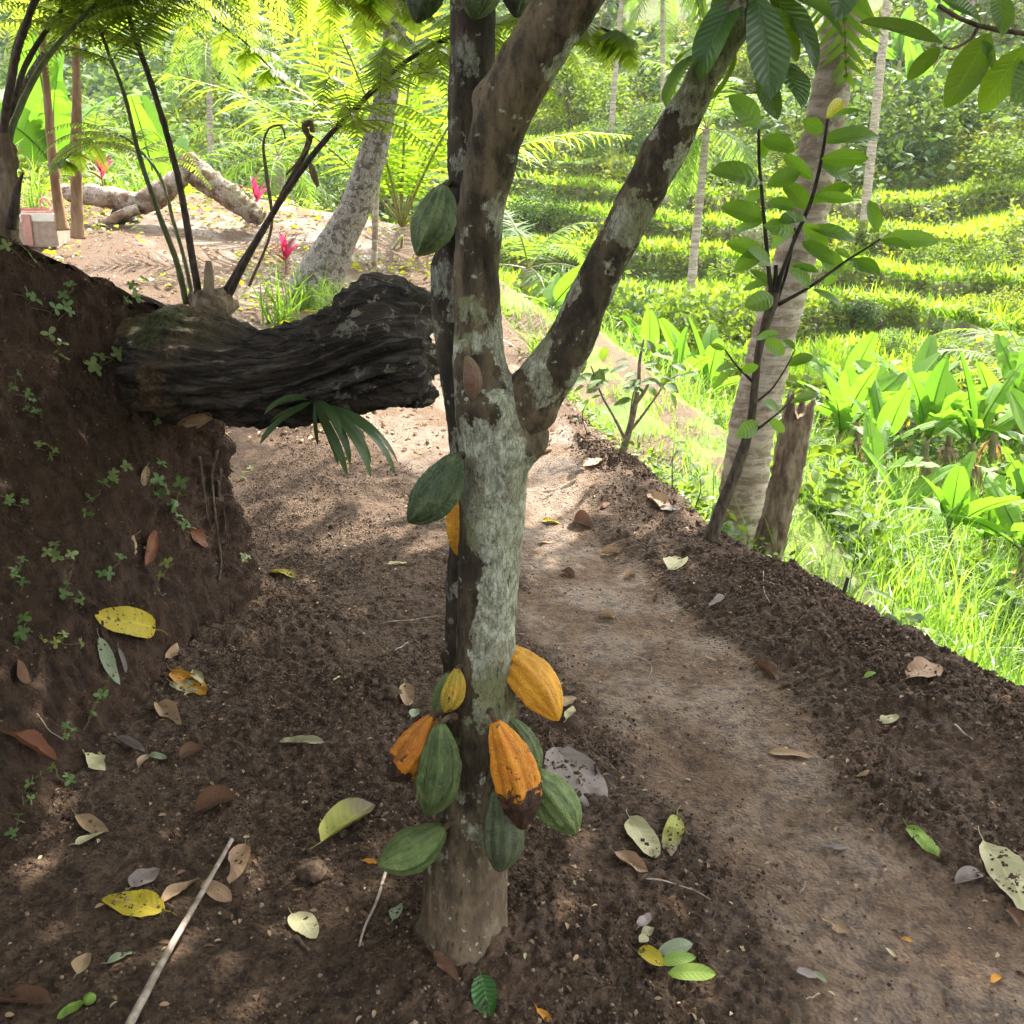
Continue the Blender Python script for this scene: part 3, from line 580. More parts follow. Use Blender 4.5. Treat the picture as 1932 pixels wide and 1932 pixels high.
# ---------------------------------------------------------------- pods
def pod_mat(name, c1, c2, groove, rot=None, rotv=(.6, .75), blotch=None, rough=.42):
    g = G(name); a = g.attr(); u, v, r = g.xyz(a); ob = g.obj()
    n = g.noise(ob, 26., 5., .65); col = g.mix(g.ss(.36, .64, n), c1, c2)
    cs = g.math('COSINE', g.math('MULTIPLY', u, 2*math.pi*5)); cs2 = g.math('COSINE', g.math('MULTIPLY', u, 2*math.pi*10))
    gr = g.math('MULTIPLY', g.ss(-.2, -1., g.math('ADD', cs, g.math('MULTIPLY', g.math('SUBTRACT', n, .5), 1.2))), .55); col = g.mix(gr, col, groove)
    rid = g.math('MULTIPLY', g.ss(.35, 1., g.math('ADD', cs2, g.math('MULTIPLY', g.math('SUBTRACT', g.noise(ob, 60., 4., .7), .5), 1.5))), .40); col = g.mix(rid, col, c2)
    fle = g.ss(.63, .70, g.noise(ob, 120., 3., .6)); col = g.mix(g.math('MULTIPLY', fle, .45), col, groove)
    cmb = g.n('ShaderNodeCombineXYZ'); g.set(cmb.inputs[0], g.math('MULTIPLY', u, 26.)); g.set(cmb.inputs[1], g.math('MULTIPLY', v, 5.)); g.set(cmb.inputs[2], g.xyz(ob)[0]); scar = g.ss(.60, .66, g.noise(cmb.outputs[0], 1.3, 5., .7)); col = g.mix(g.math('MULTIPLY', scar, .65), col, groove)
    wart = g.ss(.30, .10, g.vor(ob, 150.)); col = g.mix(g.math('MULTIPLY', wart, .25), col, c2)
    if blotch: col = g.mix(g.ss(.585, .61, g.noise(ob, 42., 4., .62, .6)), col, blotch)
    if rot:
        rv = g.ss(rotv[0], rotv[0]+.02, g.math('ADD', v, g.math('MULTIPLY', g.math('SUBTRACT', g.noise(ob, 48., 4., .6), .5), .50))); col = g.mix(rv, col, g.mix(g.ss(.4, .6, g.noise(ob, 60., 4.)), rot, tuple(c*.4 for c in rot)))
    h = g.math('ADD', g.math('MULTIPLY', g.noise(ob, 60., 5., .75), .7), g.math('MULTIPLY', g.noise(ob, 240., 3.), .4)); h = g.math('ADD', h, g.math('MULTIPLY', wart, .25)); h = g.math('ADD', h, g.math('MULTIPLY', scar, -.4))
    b = g.bsdf(col, rough, g.bump(h, .8, .008), .35); return g.out(b)
P_GREEN = pod_mat('pod_green', (.050, .078, .022), (.120, .155, .048), (.020, .030, .012))
P_DARK = pod_mat('pod_dark_green', (.032, .052, .018), (.075, .098, .036), (.014, .020, .009))
P_LITE = pod_mat('pod_light_green', (.090, .14, .036), (.165, .21, .066), (.040, .050, .018))
P_YEL = pod_mat('pod_yellow', (.50, .215, .012), (.62, .30, .018), (.40, .15, .008))
P_YG = pod_mat('pod_yellow_mottled', (.46, .26, .02), (.36, .27, .03), (.16, .12, .02), blotch=(.035, .025, .012))
P_OR = pod_mat('pod_orange_rot', (.54, .18, .012), (.62, .25, .016), (.30, .075, .008), rot=(.075, .032, .018), rotv=(.62, .7), blotch=(.10, .04, .012))
P_ORB = pod_mat('pod_orange_brown', (.40, .125, .010), (.50, .18, .012), (.15, .045, .01), rot=(.06, .028, .016), rotv=(.72, .8), blotch=(.08, .03, .01))
P_PUR = pod_mat('pod_purple', (.17, .060, .048), (.15, .11, .055), (.07, .08, .035))
P_OLV = pod_mat('pod_olive', (.062, .075, .036), (.105, .118, .055), (.032, .032, .018))
STALK = plain_mat('pod_stalk', (.05, .032, .02), (.13, .085, .045), 50., .9, .5, .004)
def pod(a, Ya, b, Yb, wpx, mat, label, rot=0., stalk=None, fat=1., tipk=.5, ring=10, cat='cacao pod'):
    """pod from its stalk end (pixel a) to its tip (pixel b)"""
    p0 = at(*a, Ya); p1 = at(*b, Yb); L = np.linalg.norm(p1-p0); r = wpx*mpp((a[0]+b[0])/2, (a[1]+b[1])/2, (Ya+Yb)/2)/2*fat*.93
    t = np.linspace(0, 1, 46); k = np.interp(t, [0, .03, .08, .16, .3, .45, .6, .75, .87, .94, .98, 1], [.20, .36, .50, .64, .86, .98, .99, .84, .56, .34, .17, .02]); k = np.convolve(np.pad(k, 2, 'edge'), np.ones(5)/5, 'valid'); k[-1] = .01
    C_ = p0+(p1-p0)*t[:, None]; bend = np.cross(unit(p1-p0), [0, 1, 0]); C_ = C_+bend*(np.sin(t*math.pi)*.012*L/.18)[:, None]
    env = (np.sin(np.clip(t, 0, 1)*math.pi)**.6)
    def dsp(V_, D_, u, v):
        uu = u*2*math.pi*5+rot
        prof = .075*np.cos(uu)+.050*np.cos(2*uu)
        e = (np.sin(np.clip(v, 0, 1)*math.pi)**.5)
        return r*(prof*e*1.05+.075*fbm(V_*60, 3, 55)*e+.03*fbm(V_*170, 2, 56)*e)
    o = thing('cacao_pod', p0, label, cat, 'cacao pods on the trunks')
    v, f, a_ = tube(C_, k*r, 80, dsp, up=(0, -1, .2)); m = MB(); m.add(v, f, a_); m.build('husk', mat, o)
    if stalk is not None:
        s = np.asarray(stalk, float); c = smooth_path([s, (s+p0)/2+[0, 0, .006], p0+(p1-p0)*.02], 12)
        v, f, a_ = tube(c, np.interp(np.linspace(0, 1, 12), [0, .3, 1], [.0095, .0055, .0062]), 12, barkdisp(.0012)); m = MB(); m.add(v, f, a_); m.build('stalk', STALK, o)
    return o
pod((836, 352), 1.94, (786, 482), 1.90, 84, P_GREEN, 'single green pod hanging high on the dark rear stem', stalk=at(853, 350, 1.99), rot=.4)
pod((800, -115), 1.86, (785, 44), 1.84, 84, P_DARK, 'dark pod tip at the top edge left of the dark stem', stalk=at(840, -150, 1.98), rot=1.)
pod((897, -105), 1.84, (894, 38), 1.82, 86, P_GREEN, 'pod tip at the top edge in front of the dark stem', stalk=at(893, -125, 1.96), rot=2.)
pod((962, -110), 1.92, (974, 34), 1.90, 84, P_OLV, 'dark olive pod tip between the dark stem and the forked limb', stalk=at(925, -130, 1.98), rot=.2)
pod((1005, -60), 1.98, (1001, 30), 1.98, 50, P_OLV, 'smallest brown pod tip at the top edge beside the forked limb', stalk=at(935, -80, 2.0), rot=.9)
pod((881, 672), YT-.10, (889, 757), YT-.10, 37, P_PUR, 'tiny unripe purple pod growing just above the fork', stalk=at(882, 664, YT-.055), rot=1.3)
pod((862, 858), YT-.06, (770, 986), YT-.10, 86, P_DARK, 'dark green pod sticking out left just below the fork', stalk=at(882, 868, YT-.02), rot=.3)
pod((870, 893), YT+.10, (862, 1048), YT+.08, 70, P_YEL, 'orange pod half hidden behind the trunk below the fork', stalk=at(895, 890, YT+.04), rot=.5)
pod((935, 1222), YT+.02, (1054, 1360), YT-.06, 86, P_YEL, 'bright yellow ripe pod jutting out right above the lower cluster', stalk=at(925, 1215, YT+.02), rot=2.2)
pod((862, 1262), YT-.05, (838, 1344), YT-.07, 46, P_YG, 'small mottled yellow pod at the upper left of the lower cluster', stalk=at(880, 1262, YT-.02), rot=.8)
pod((845, 1270), 1.98, (822, 1350), 1.95, 46, P_LITE, 'pale green pod peeping out behind the small mottled yellow one', stalk=at(866, 1275, 2.0), rot=.8)
pod((815, 1352), YT-.06, (733, 1472), YT-.10, 84, P_ORB, 'orange-brown ageing pod on the left of the lower cluster', stalk=at(855, 1338, YT-.02), rot=.6)
pod((830, 1366), YT-.10, (806, 1540), YT-.13, 84, P_GREEN, 'upright dark green pod between the orange-brown one and the trunk', stalk=at(858, 1352, YT-.05), rot=0)
pod((962, 1358), YT-.02, (1000, 1480), YT-.04, 62, P_GREEN, 'green pod tucked behind the rotting orange one', stalk=at(945, 1345, YT), rot=1.6)
pod((934, 1362), YT-.115, (985, 1566), YT-.15, 90, P_OR, 'orange pod with rotten black-brown tip in front of the trunk', stalk=at(922, 1340, YT-.05), rot=.2)
pod((985, 1452), YT-.03, (1086, 1574), YT-.06, 82, P_LITE, 'light green pod pointing down right in the lower cluster', stalk=at(945, 1440, YT-.02), rot=.9)
pod((938, 1490), YT-.10, (941, 1646), YT-.12, 78, P_OLV, 'olive green pod hanging lowest in front of the trunk foot', stalk=at(935, 1470, YT-.05), rot=.5)
pod((838, 1562), YT-.07, (712, 1632), YT-.12, 84, P_LITE, 'pale green pod lying out left lowest of the cluster', stalk=at(875, 1548, YT-.05), rot=2.0)

# ---------------------------------------------------------------- black mossy stump of a log on the bank
g = G('rotten_wood'); ob = g.geo(); a = g.attr(); u, v, _r = g.xyz(a)
st = g.n('ShaderNodeCombineXYZ'); g.set(st.inputs[0], g.math('MULTIPLY', v, 1.6)); g.set(st.inputs[1], g.math('MULTIPLY', g.math('SINE', g.math('MULTIPLY', u, 6.2832)), 3.)); g.set(st.inputs[2], g.math('MULTIPLY', g.math('COSINE', g.math('MULTIPLY', u, 6.2832)), 3.))
n1 = g.noise(st.outputs[0], 5., 6., .7, .8); n2 = g.noise(ob, 7., 5., .6); n3 = g.noise(ob, 60., 5., .7)
c_ = g.mix(g.ss(.38, .66, n1), (.010, .008, .006), (.085, .064, .046)); c_ = g.mix(g.math('MULTIPLY', g.ss(.60, .70, n3), .6), c_, (.17, .15, .12)); c_ = g.mix(g.math('MULTIPLY', g.ss(.56, .62, g.noise(ob, 13., 5., .7)), g.ss(.72, .9, v)), c_, (.27, .25, .19)); c_ = g.mix(g.math('MULTIPLY', g.math('MULTIPLY', g.ss(.1, .7, g.xyz(g.n('ShaderNodeNewGeometry').outputs['Normal'])[2]), g.ss(.4, .6, n1)), .7), c_, (.12, .095, .072))  # last mix lightens upward faces, painting in the highlights along the top
up = g.xyz(g.n('ShaderNodeNewGeometry').outputs['Normal'])[2]
ms = g.ss(.50, .66, g.math('ADD', n2, g.math('MULTIPLY', up, .14))); leftm = g.ss(.62, .35, v)
c_ = g.mix(g.math('MULTIPLY', ms, leftm), c_, g.mix(g.ss(.4, .6, n3), (.028, .036, .010), (.090, .092, .028)))
c_ = g.mix(g.math('MULTIPLY', g.math('MULTIPLY', g.ss(.46, .60, g.noise(ob, 5.1, 4., .65)), leftm), .85), c_, g.mix(g.ss(.4, .6, n3), (.20, .125, .06), (.07, .042, .022)))
n1 = g.math('ADD', g.math('MULTIPLY', n1, g.math('SUBTRACT', 1., leftm)), g.math('MULTIPLY', g.noise(ob, 16., 5., .7), leftm)); h = g.math('ADD', n1, g.math('MULTIPLY', n3, .5)); LOGM = g.out(g.bsdf(c_, .8, g.bump(g.math('ADD', h, g.math('MULTIPLY', g.noise(ob, 24., 5., .75), .8)), 1., .022), .35))
lr = [(190, 700, 3.95, 230), (265, 690, 3.80, 236), (350, 684, 3.66, 236), (440, 700, 3.55, 214), (530, 705, 3.48, 176), (620, 690, 3.42, 156), (700, 668, 3.38, 164), (762, 650, 3.35, 176), (796, 646, 3.34, 172)]
C4, R4 = ptube(lr, 240)
def logd(V_, D_, u, v):
    cu, su = np.cos(u*2*math.pi+v*1.2), np.sin(u*2*math.pi+v*1.2)
    q = np.stack([v*1.5, cu*2.1, su*2.1], -1); q3 = np.stack([v*5., cu*9, su*9], -1); rg = fbm(q*1.5, 4, 201, .55, True)
    k = sstep(.25, .65, v)
    d = .055*fbm(V_*4., 3, 205)+lerp(.010, .060, k)*rg+.006*fbm(q3, 3, 207)+.012*fbm(V_*16, 3, 206)+.016*fbm(q3*.5, 2, 209, .5, True)*k+.008*fbm(V_*40, 2, 208)
    # the saddle rotted out of the top, and the arch underneath
    d = d-.075*np.exp(-((v-.54)/.12)**2)*sstep(.25, .9, D_[..., 2])-.045*np.exp(-((v-.52)/.2)**2)*sstep(.2, .9, -D_[..., 2])
    d = d+.03*np.exp(-((v-.93)/.07)**2)*sstep(.3, .9, D_[..., 2])
    return d
v_, f_, a_ = tube(C4, R4*.94, 200, logd)
# the broken end face, hollow and ragged
n_ = 240; e0 = v_[(n_-1)*200:n_*200].reshape(200, 3); ce = e0.mean(0); axd = unit(C4[-1]-C4[-3])
mbl = MB(); mbl.add(v_, [f_[0], f_[1]], a_)
th = np.linspace(0, 2*math.pi, 200, endpoint=False); rings = [e0]
for k, (s_, dpt) in enumerate([(.97, .012), (.90, .016), (.78, -.004), (.6, -.02), (.4, -.03), (.2, -.035), (.02, -.036)]):
    rings.append(ce+(e0-ce)*s_+axd*(dpt+.06*fbm(np.stack([np.cos(th)*3*s_, np.sin(th)*3*s_, 0*th], -1)*1.3, 3, 211)*(k < 6))[:, None])
mbl.add(np.concatenate(rings), grid_faces(len(rings), 200, True)[:, ::-1], (0.3, 1, 0))
LOG = tag(mbl.build('fallen_log', LOGM, origin=C4[60]), 'black mossy rotten log jutting out of the earth bank over the path', 'log')
LB = BVHTree.FromPolygons([tuple(x) for x in v_], [tuple(x) for x in np.concatenate([f_[0]])])
# epiphyte with strap leaves hanging from the log
STRAP = leaf_mat('strap_leaf', (.055, .095, .032), (.085, .135, .045), tr=(.2, .3, .05), trf=.3, rough=.4, veins=0)
e0p = at(592, 757, 3.16); r_ = LB.ray_cast(Vector(CAM), Vector(ray(592, 757)))
if r_[0] is not None: e0p = np.array(r_[0])
Ye = float(e0p[1])
EP = thing('epiphyte', e0p, 'strap-leaved fern drooping from the underside of the rotten log', 'fern')
for i, (b, n, wd, dr, dy) in enumerate([((498, 782), (0, -.5, .85), .17, 1.5, -.12), ((490, 838), (-.2, -.6, .6), .13, .9, -.12), ((505, 800), (-.1, -.6, .8), .06, .7, -.05), ((645, 822), (.3, -.6, .7), .17, 1.4, -.14),
    ((660, 880), (.5, -.6, .3), .11, 1.6, -.1), ((700, 876), (.6, -.6, .3), .09, 1.6, -.06), ((745, 900), (.6, -.5, .5), .085, 1.5, -.03), ((700, 905), (.6, -.6, .3), .09, 1.4, -.1), ((638, 880), (.4, -.7, .1), .10, 1.2, -.05), ((750, 872), (.5, -.5, .6), .08, 1.3, 0.),
    ((620, 830), (.3, -.8, .1), .10, 1., 0), ((655, 900), (.4, -.8, .1), .10, 1.3, -.08), ((600, 840), (.1, -.9, .1), .09, .9, 0.02), ((690, 830), (.5, -.5, .5), .09, 1.2, .05)]):
    leaf_part(EP, e0p+[0, -.005, 0], at(*b, Ye+dy), n, STRAP, None, wd, i, dr, wave=.10, fold=.15)
# ================================================================ unseen trees, added so that their crowns shade path and bank
BROAD = leaf_mat('shade_leaf', (.028, .062, .014), (.045, .09, .018), trf=.3, rough=.45)
def shade_tree(b, crowns, label, r=.09):
    b = np.array([b[0], b[1], Hz(*b[:2])-.1]); T = thing('shade_tree', b, label, 'tree')
    cen = np.mean([c[0] for c in crowns], axis=0); fork = b+(cen-b)*np.array([.15, .15, .97])
    c = smooth_path([b, b+[0, 0, 1.], lerp(b, fork, .6)+[0, 0, .4], fork], 50); v, f, a = tube(c, np.linspace(r, r*.6, 50), 20, barkdisp(.006)); m = MB(); m.add(v, f, a); m.build('trunk', BARKD, T)
    mw = MB(); m = MB()
    for ce, rad, k in crowns:
        ce = np.asarray(ce, float); cc = smooth_path([fork, (fork+ce)/2+[0, 0, .15], ce], 16); v, f, a = tube(cc, np.linspace(r*.5, .008, 16), 8); mw.add(v, f, a)
        d = rand_dirs(k); P = ce+d*(rng.random(k)**.4)[:, None]*np.asarray(rad)
        gdir = unit(np.stack([d[:, 0], d[:, 1], -.3-.5*rng.random(k)], 1)+.5*rng.normal(size=(k, 3))); nn = np.stack([.45*rng.normal(size=k), .45*rng.normal(size=k), np.ones(k)], 1)
        s_ = gaps(P); scatter(m, CT2, P[s_], frame_from(gdir, nn)[s_], rng.uniform(.22, .36, k)[s_])
    mw.build('branch', BARKD, T); m.build('foliage', BROAD, T); return T
def cr(x0, x1, y0, y1, n, z0, k=150, rad=(.95, .95, .5)):
    o = []
    for i in range(n):
        x, y = rng.uniform(x0, x1), rng.uniform(y0, y1); o.append(((x, y, z0+.20*y+.7*rng.random()), rad, k))
    return o
shade_tree((3.9, 4.4), cr(.8, 4.4, 2.6, 7.0, 15, 3.0), 'unseen tree added on the right so that its crown shades the path', .1)
shade_tree((-5.2, 6.6), cr(-4.4, -.9, 2.0, 5.0, 13, 3.0), 'unseen tree added on the left so that its crown shades the earth bank', .1)
shade_tree((-5.0, 5.4), cr(-1.5, .2, 3.4, 4.5, 8, 3.15, 170), 'slender unseen tree added on the left to shade the bank and log', .08)
shade_tree((4.6, 7.8), cr(.1, 2.8, 4.6, 7.6, 11, 3.3), 'taller unseen tree added on the right to shade the path', .1)
shade_tree((2.9, -2.6), cr(-2.6, 3.6, -3.4, .9, 20, 2.75, 170), 'unseen tree added behind the viewpoint to block light from behind', .12)  # added behind the camera so the foreground is lit from the front
# ================================================================ palms
PALMLEAF = leaf_mat('palm_leaflet', (.050, .11, .022), (.090, .16, .024), tr=(.32, .52, .04), trf=.42, rough=.6, spec=.2)
PALMLIT = leaf_mat('young_palm_leaflet', (.075, .165, .018), (.12, .22, .02), tr=(.50, .75, .03), trf=.5, rough=.55, spec=.2)
PALMDRY = leaf_mat('dry_palm_leaflet', (.20, .13, .06), (.30, .21, .10), tr=(.5, .35, .12), trf=.35, rough=.7)
PALMRACH = plain_mat('palm_stalk', (.16, .17, .05), (.28, .25, .09), 30., .5, .2)
g = G('coconut_bark'); ob = g.obj(); rn = g.noise(g.vadd(g.scale3(ob, (1, 1, 6.)), g.scale3(g.noise(ob, 5., 2., out=1), (.4, .4, .4))), 3., 4., .65)
c_ = g.mix(g.ss(.38, .62, rn), (.19, .14, .10), (.38, .31, .245)); c_ = g.mix(g.math('MULTIPLY', g.ss(.52, .62, g.noise(ob, 20., 5., .7)), .6), c_, (.42, .37, .31)); c_ = g.mix(g.math('MULTIPLY', g.ss(.60, .68, g.noise(ob, 9., 5., .7)), .5), c_, (.09, .065, .045))
COCO = g.out(g.bsdf(c_, .85, g.bump(rn, .7, .03), .25))
COCO2 = bark_mat('mottled_coconut_bark', (.07, .055, .045), (.22, .18, .15), (.40, .37, .32), amt=.56, lscale=20., bump=.4, fine=20., stretch=(1, 1, 2.5))
LEAFLET = (np.array([[0, -.5, 0], [0, .5, 0], [.45, -.42, -.05], [.45, .42, -.05], [1, 0, -.28]], float)*np.array([1, .055, 1]), [np.array([[0, 2, 3, 1]]), np.array([[2, 4, 3]])], np.array([[-1, 0, 0], [1, 0, 0], [-1, .5, 0], [1, .5, 0], [0, 1, 0]], float))
def frond(mb, mr, pts, n=46, Lmax=.62, droop=.5, start=.12, rr=.018, vee=.35, wid=1.0, jit=.12):
    """feather leaf along a rachis: leaflets into mb, stalk into mr"""
    C_ = smooth_path(pts, n); T, N, B = frames(C_)
    side = unit(np.cross(T, np.array([0, 0, 1.]))); upv = unit(np.cross(side, T)); k = np.linspace(0, 1, n); s = k > start
    Lk = Lmax*(np.sin(np.clip((k-start)/(1-start), 0, 1)**.75*math.pi*.86+.30))
    for sg in (-1, 1):
        d = side*sg*1.0+T*(.35+.75*k[:, None])+upv*vee-np.array([0, 0, 1.])*droop*(.4+rng.random((n, 1))*.8)
        d = d+jit*rng.normal(size=d.shape); nn = upv+side*sg*(-.3)+.25*rng.normal(size=d.shape)
        S = np.stack([Lk, Lk*0+Lmax*wid, Lk], 1)
        scatter(mb, LEAFLET, C_[s], frame_from(d[s], nn[s]), S[s])
    v, f, a = tube(C_, np.linspace(rr, rr*.25, n), 5); mr.add(v, f, a)
def arc(p, az, el, L, sag, n=7):
    """points of a frond leaving p at azimuth az, elevation el and bending over"""
    out = [np.asarray(p, float)]; e_ = el
    for i in range(n-1):
        e_ = el-sag*((i+.5)/(n-1))**1.2; out.append(out[-1]+L/(n-1)*np.array([math.cos(e_)*math.cos(az), math.cos(e_)*math.sin(az), math.sin(e_)]))
    return out
def palm_crown(nf, L, Lmax, el0=1.35, el1=-.5, sag=1.5, n=44, seed=0, dry=0):
    r_ = np.random.default_rng(seed); mb, mr, md = MB(), MB(), MB()
    for i in range(nf):
        el = lerp(el0, el1, (i+.5)/nf)+.15*r_.normal(); az = i*2.399+.3*r_.normal()
        frond(mb, mr, arc((0, 0, 0), az, el, L*r_.uniform(.8, 1.08), sag*r_.uniform(.7, 1.2)), n, Lmax, .45+.3*r_.random())
    md = []
    for i in range(dry): q = MB(); frond(q, mr, arc((0, 0, -.1), r_.uniform(0, 6.28), -.9, L*.8, .6), 30, Lmax*.8, .9); md.append(q)
    return mb, mr, md
def make_palm(loc, h, lean, nf, L, Lmax, label, r=.12, seed=0, leaf=None, dry=2, bark=None, name='coconut_palm', **kw):
    loc = np.asarray(loc, float); T = thing(name, loc, label, 'palm'); tip = loc+np.array([lean[0], lean[1], h])
    c = smooth_path([loc-[0, 0, .2], lerp(loc, tip, .35)-np.array([lean[0], lean[1], 0])*.08, lerp(loc, tip, .7), tip], 40)
    if h > .5:
        v, f, a = tube(c, np.interp(np.linspace(0, 1, 40), [0, .06, .2, 1], [r*1.5, r*1.15, r, r*.8]), 16, lambda V_, D_, u, v_: .006*np.sin(v_*h*60)+.008*fbm(V_*8, 2, 3)); m = MB(); m.add(v, f, a); m.build('trunk', bark or COCO, T)
    mb, mr, md = palm_crown(nf, L, Lmax, seed=seed, dry=dry, **kw)
    for m_, nm, mt in [(mb, 'crown', leaf or PALMLEAF), (mr, 'leaf_stalk', PALMRACH)]+[(q, 'dry_frond', PALMDRY) for q in md]:
        if m_.n: m_.v = [x+tip for x in m_.v]; m_.build(nm, mt, T)
    return T
# thick coconut trunk on the right: (px, py, Y, width)
def trunk_thing(name, rows, label, cat, mat, disp=.006, ns=40, n=140, extra=None):
    c, r = ptube(rows, n); T = thing(name, c[0], label, cat); v, f, a = tube(c, r, ns, extra or barkdisp(disp)); m = MB(); m.add(v, f, a); m.build('trunk', mat, T); return T, c, r
def ringd(V_, D_, u, v): return .006*np.sin(V_[..., 2]*75+3*fbm(V_*6, 2, 8))+.012*fbm(V_*7, 3, 9)
TP, c, r = trunk_thing('coconut_palm', [(1375, 1150, 5.6, 112), (1386, 1050, 5.6, 100), (1400, 945, 5.6, 90), (1421, 800, 5.6, 85), (1463, 620, 5.62, 80), (1515, 430, 5.65, 78), (1554, 240, 5.7, 73), (1591, 40, 5.75, 72), (1625, -150, 5.8, 70), (1680, -520, 5.9, 68), (1740, -1000, 6.0, 66)], 'thick pale ringed coconut trunk rising behind the leafy sapling', 'palm', COCO, extra=ringd)
mbp, mrp, mdp = palm_crown(16, 3.2, .7, seed=5)
for m_, nm, mt in ((mbp, 'crown', PALMLEAF), (mrp, 'leaf_stalk', PALMRACH)): m_.v = [x+c[-1] for x in m_.v]; m_.build(nm, mt, TP)
# slanting mottled trunk on the left
TP2, c, r = trunk_thing('coconut_palm', [(585, 560, 9.2, 100), (612, 505, 9.2, 84), (645, 440, 9.2, 64), (670, 392, 9.2, 58), (704, 288, 9.2, 52), (729, 180, 9.2, 45), (744, 70, 9.2, 42), (755, -30, 9.2, 41), (772, -160, 9.2, 40), (800, -420, 9.2, 38)], 'slanting coconut trunk mottled grey and white at the far bend of the path', 'palm', COCO2)
mbp, mrp, mdp = palm_crown(18, 3.0, .6, seed=8)
for m_, nm, mt in ((mbp, 'crown', PALMLEAF), (mrp, 'leaf_stalk', PALMRACH)): m_.v = [x+c[-1] for x in m_.v]; m_.build(nm, mt, TP2)
# broken stump
g_stump = plain_mat('rotten_post', (.085, .052, .032), (.24, .18, .12), 18., .9, .9, .03, (1, 1, .3))
def stumpd(V_, D_, u, v): return .03*fbm(V_*np.array([9, 9, 2.]), 3, 301)+.010*fbm(V_*30, 2, 303)+.022*fbm(np.stack([np.cos(u*6.28)*2, np.sin(u*6.28)*2, v*.6], -1), 2, 305, .5, True)
c, r = ptube([(1425, 1150, 5.0, 48), (1448, 1040, 5.0, 47), (1474, 942, 5.02, 50), (1491, 850, 5.04, 49), (1503, 795, 5.06, 48), (1509, 765, 5.07, 46)], 90)
v, f, a = tube(c, r, 44, stumpd, caps=False); vv = v.reshape(90, 44, 3); jag = .13*fbm(np.stack([np.cos(np.linspace(0, 6.28, 44, endpoint=False))*2.2, np.sin(np.linspace(0, 6.28, 44, endpoint=False))*2.2, np.zeros(44)], -1), 3, 311)
for k in range(8): vv[-1-k] += unit(c[-1]-c[-5])*(jag*(1-k/8))[:, None]
inner = c[-12]+(vv[-1]-c[-1])*.55; m = MB(); m.add(v, f, a); m.add(np.concatenate([vv[-1], c[-1]+(vv[-1]-c[-1])*.72, inner, np.repeat(c[-14][None], 44, 0)]), grid_faces(4, 44, True)[:, ::-1])
tag(m.build('broken_stump', g_stump, origin=c[0]), 'broken rotten tree stump with jagged top beside the thick pale trunk', 'stump')
# ---------------------------------------------------------------- sapling with round leaves
SAPL = leaf_mat('sapling_leaf', (.045, .105, .014), (.065, .14, .016), tr=(.34, .58, .02), trf=.5, rough=.42, veins=7, spots=(.03, .03, .01), spot_amt=-.07)
SAPBARK = plain_mat('sapling_bark', (.035, .025, .017), (.10, .075, .05), 60., .85, .5, .004, (1, 1, .3))
SAPDK = plain_mat('sapling_twig', (.018, .013, .010), (.05, .038, .026), 60., .8, .5, .004, (1, 1, .3))
YS = 3.9
sb = at(1352, 1005, YS); SPL = thing('sapling', sb, 'slim pruned sapling with rounded leaves in front of the thick pale trunk', 'sapling')
twig_tube(SPL, [(1340, 1020, YS, 28), (1360, 960, YS, 24), (1392, 880, YS, 22), (1416, 800, YS, 17), (1424, 730, YS, 15), (1432, 660, YS, 15), (1450, 595, YS, 20), (1457, 570, YS, 22), (1461, 552, YS, 20)], 'stem', 60, SAPBARK, 16)
for rws in ([(1458, 575, YS, 14), (1452, 525, YS, 9), (1445, 450, YS, 8), (1437, 360, YS, 7), (1432, 300, YS, 6), (1432, 244, YS, 5)], [(1460, 575, YS, 15), (1470, 530, YS, 10), (1500, 450, YS, 8), (1530, 380, YS, 8), (1550, 300, YS, 7), (1562, 225, YS, 6)],
    [(1468, 575, YS, 8), (1530, 540, YS-.05, 6), (1600, 490, YS-.05, 5), (1640, 465, YS-.05, 4), (1662, 450, YS-.05, 3)], [(1452, 585, YS, 12), (1462, 540, YS, 10), (1464, 500, YS, 8)], [(1462, 580, YS, 8), (1482, 520, YS+.03, 6), (1494, 470, YS, 5), (1500, 430, YS, 4)],
    [(1420, 720, YS, 6), (1390, 690, YS, 4), (1368, 660, YS, 3)], [(1425, 760, YS, 5), (1455, 735, YS, 4), (1485, 690, YS-.05, 3), (1500, 660, YS, 3)], [(1415, 820, YS, 6), (1455, 790, YS-.03, 4), (1490, 760, YS-.03, 3)]):
    twig_tube(SPL, rws, 'branch', 24, SAPDK)
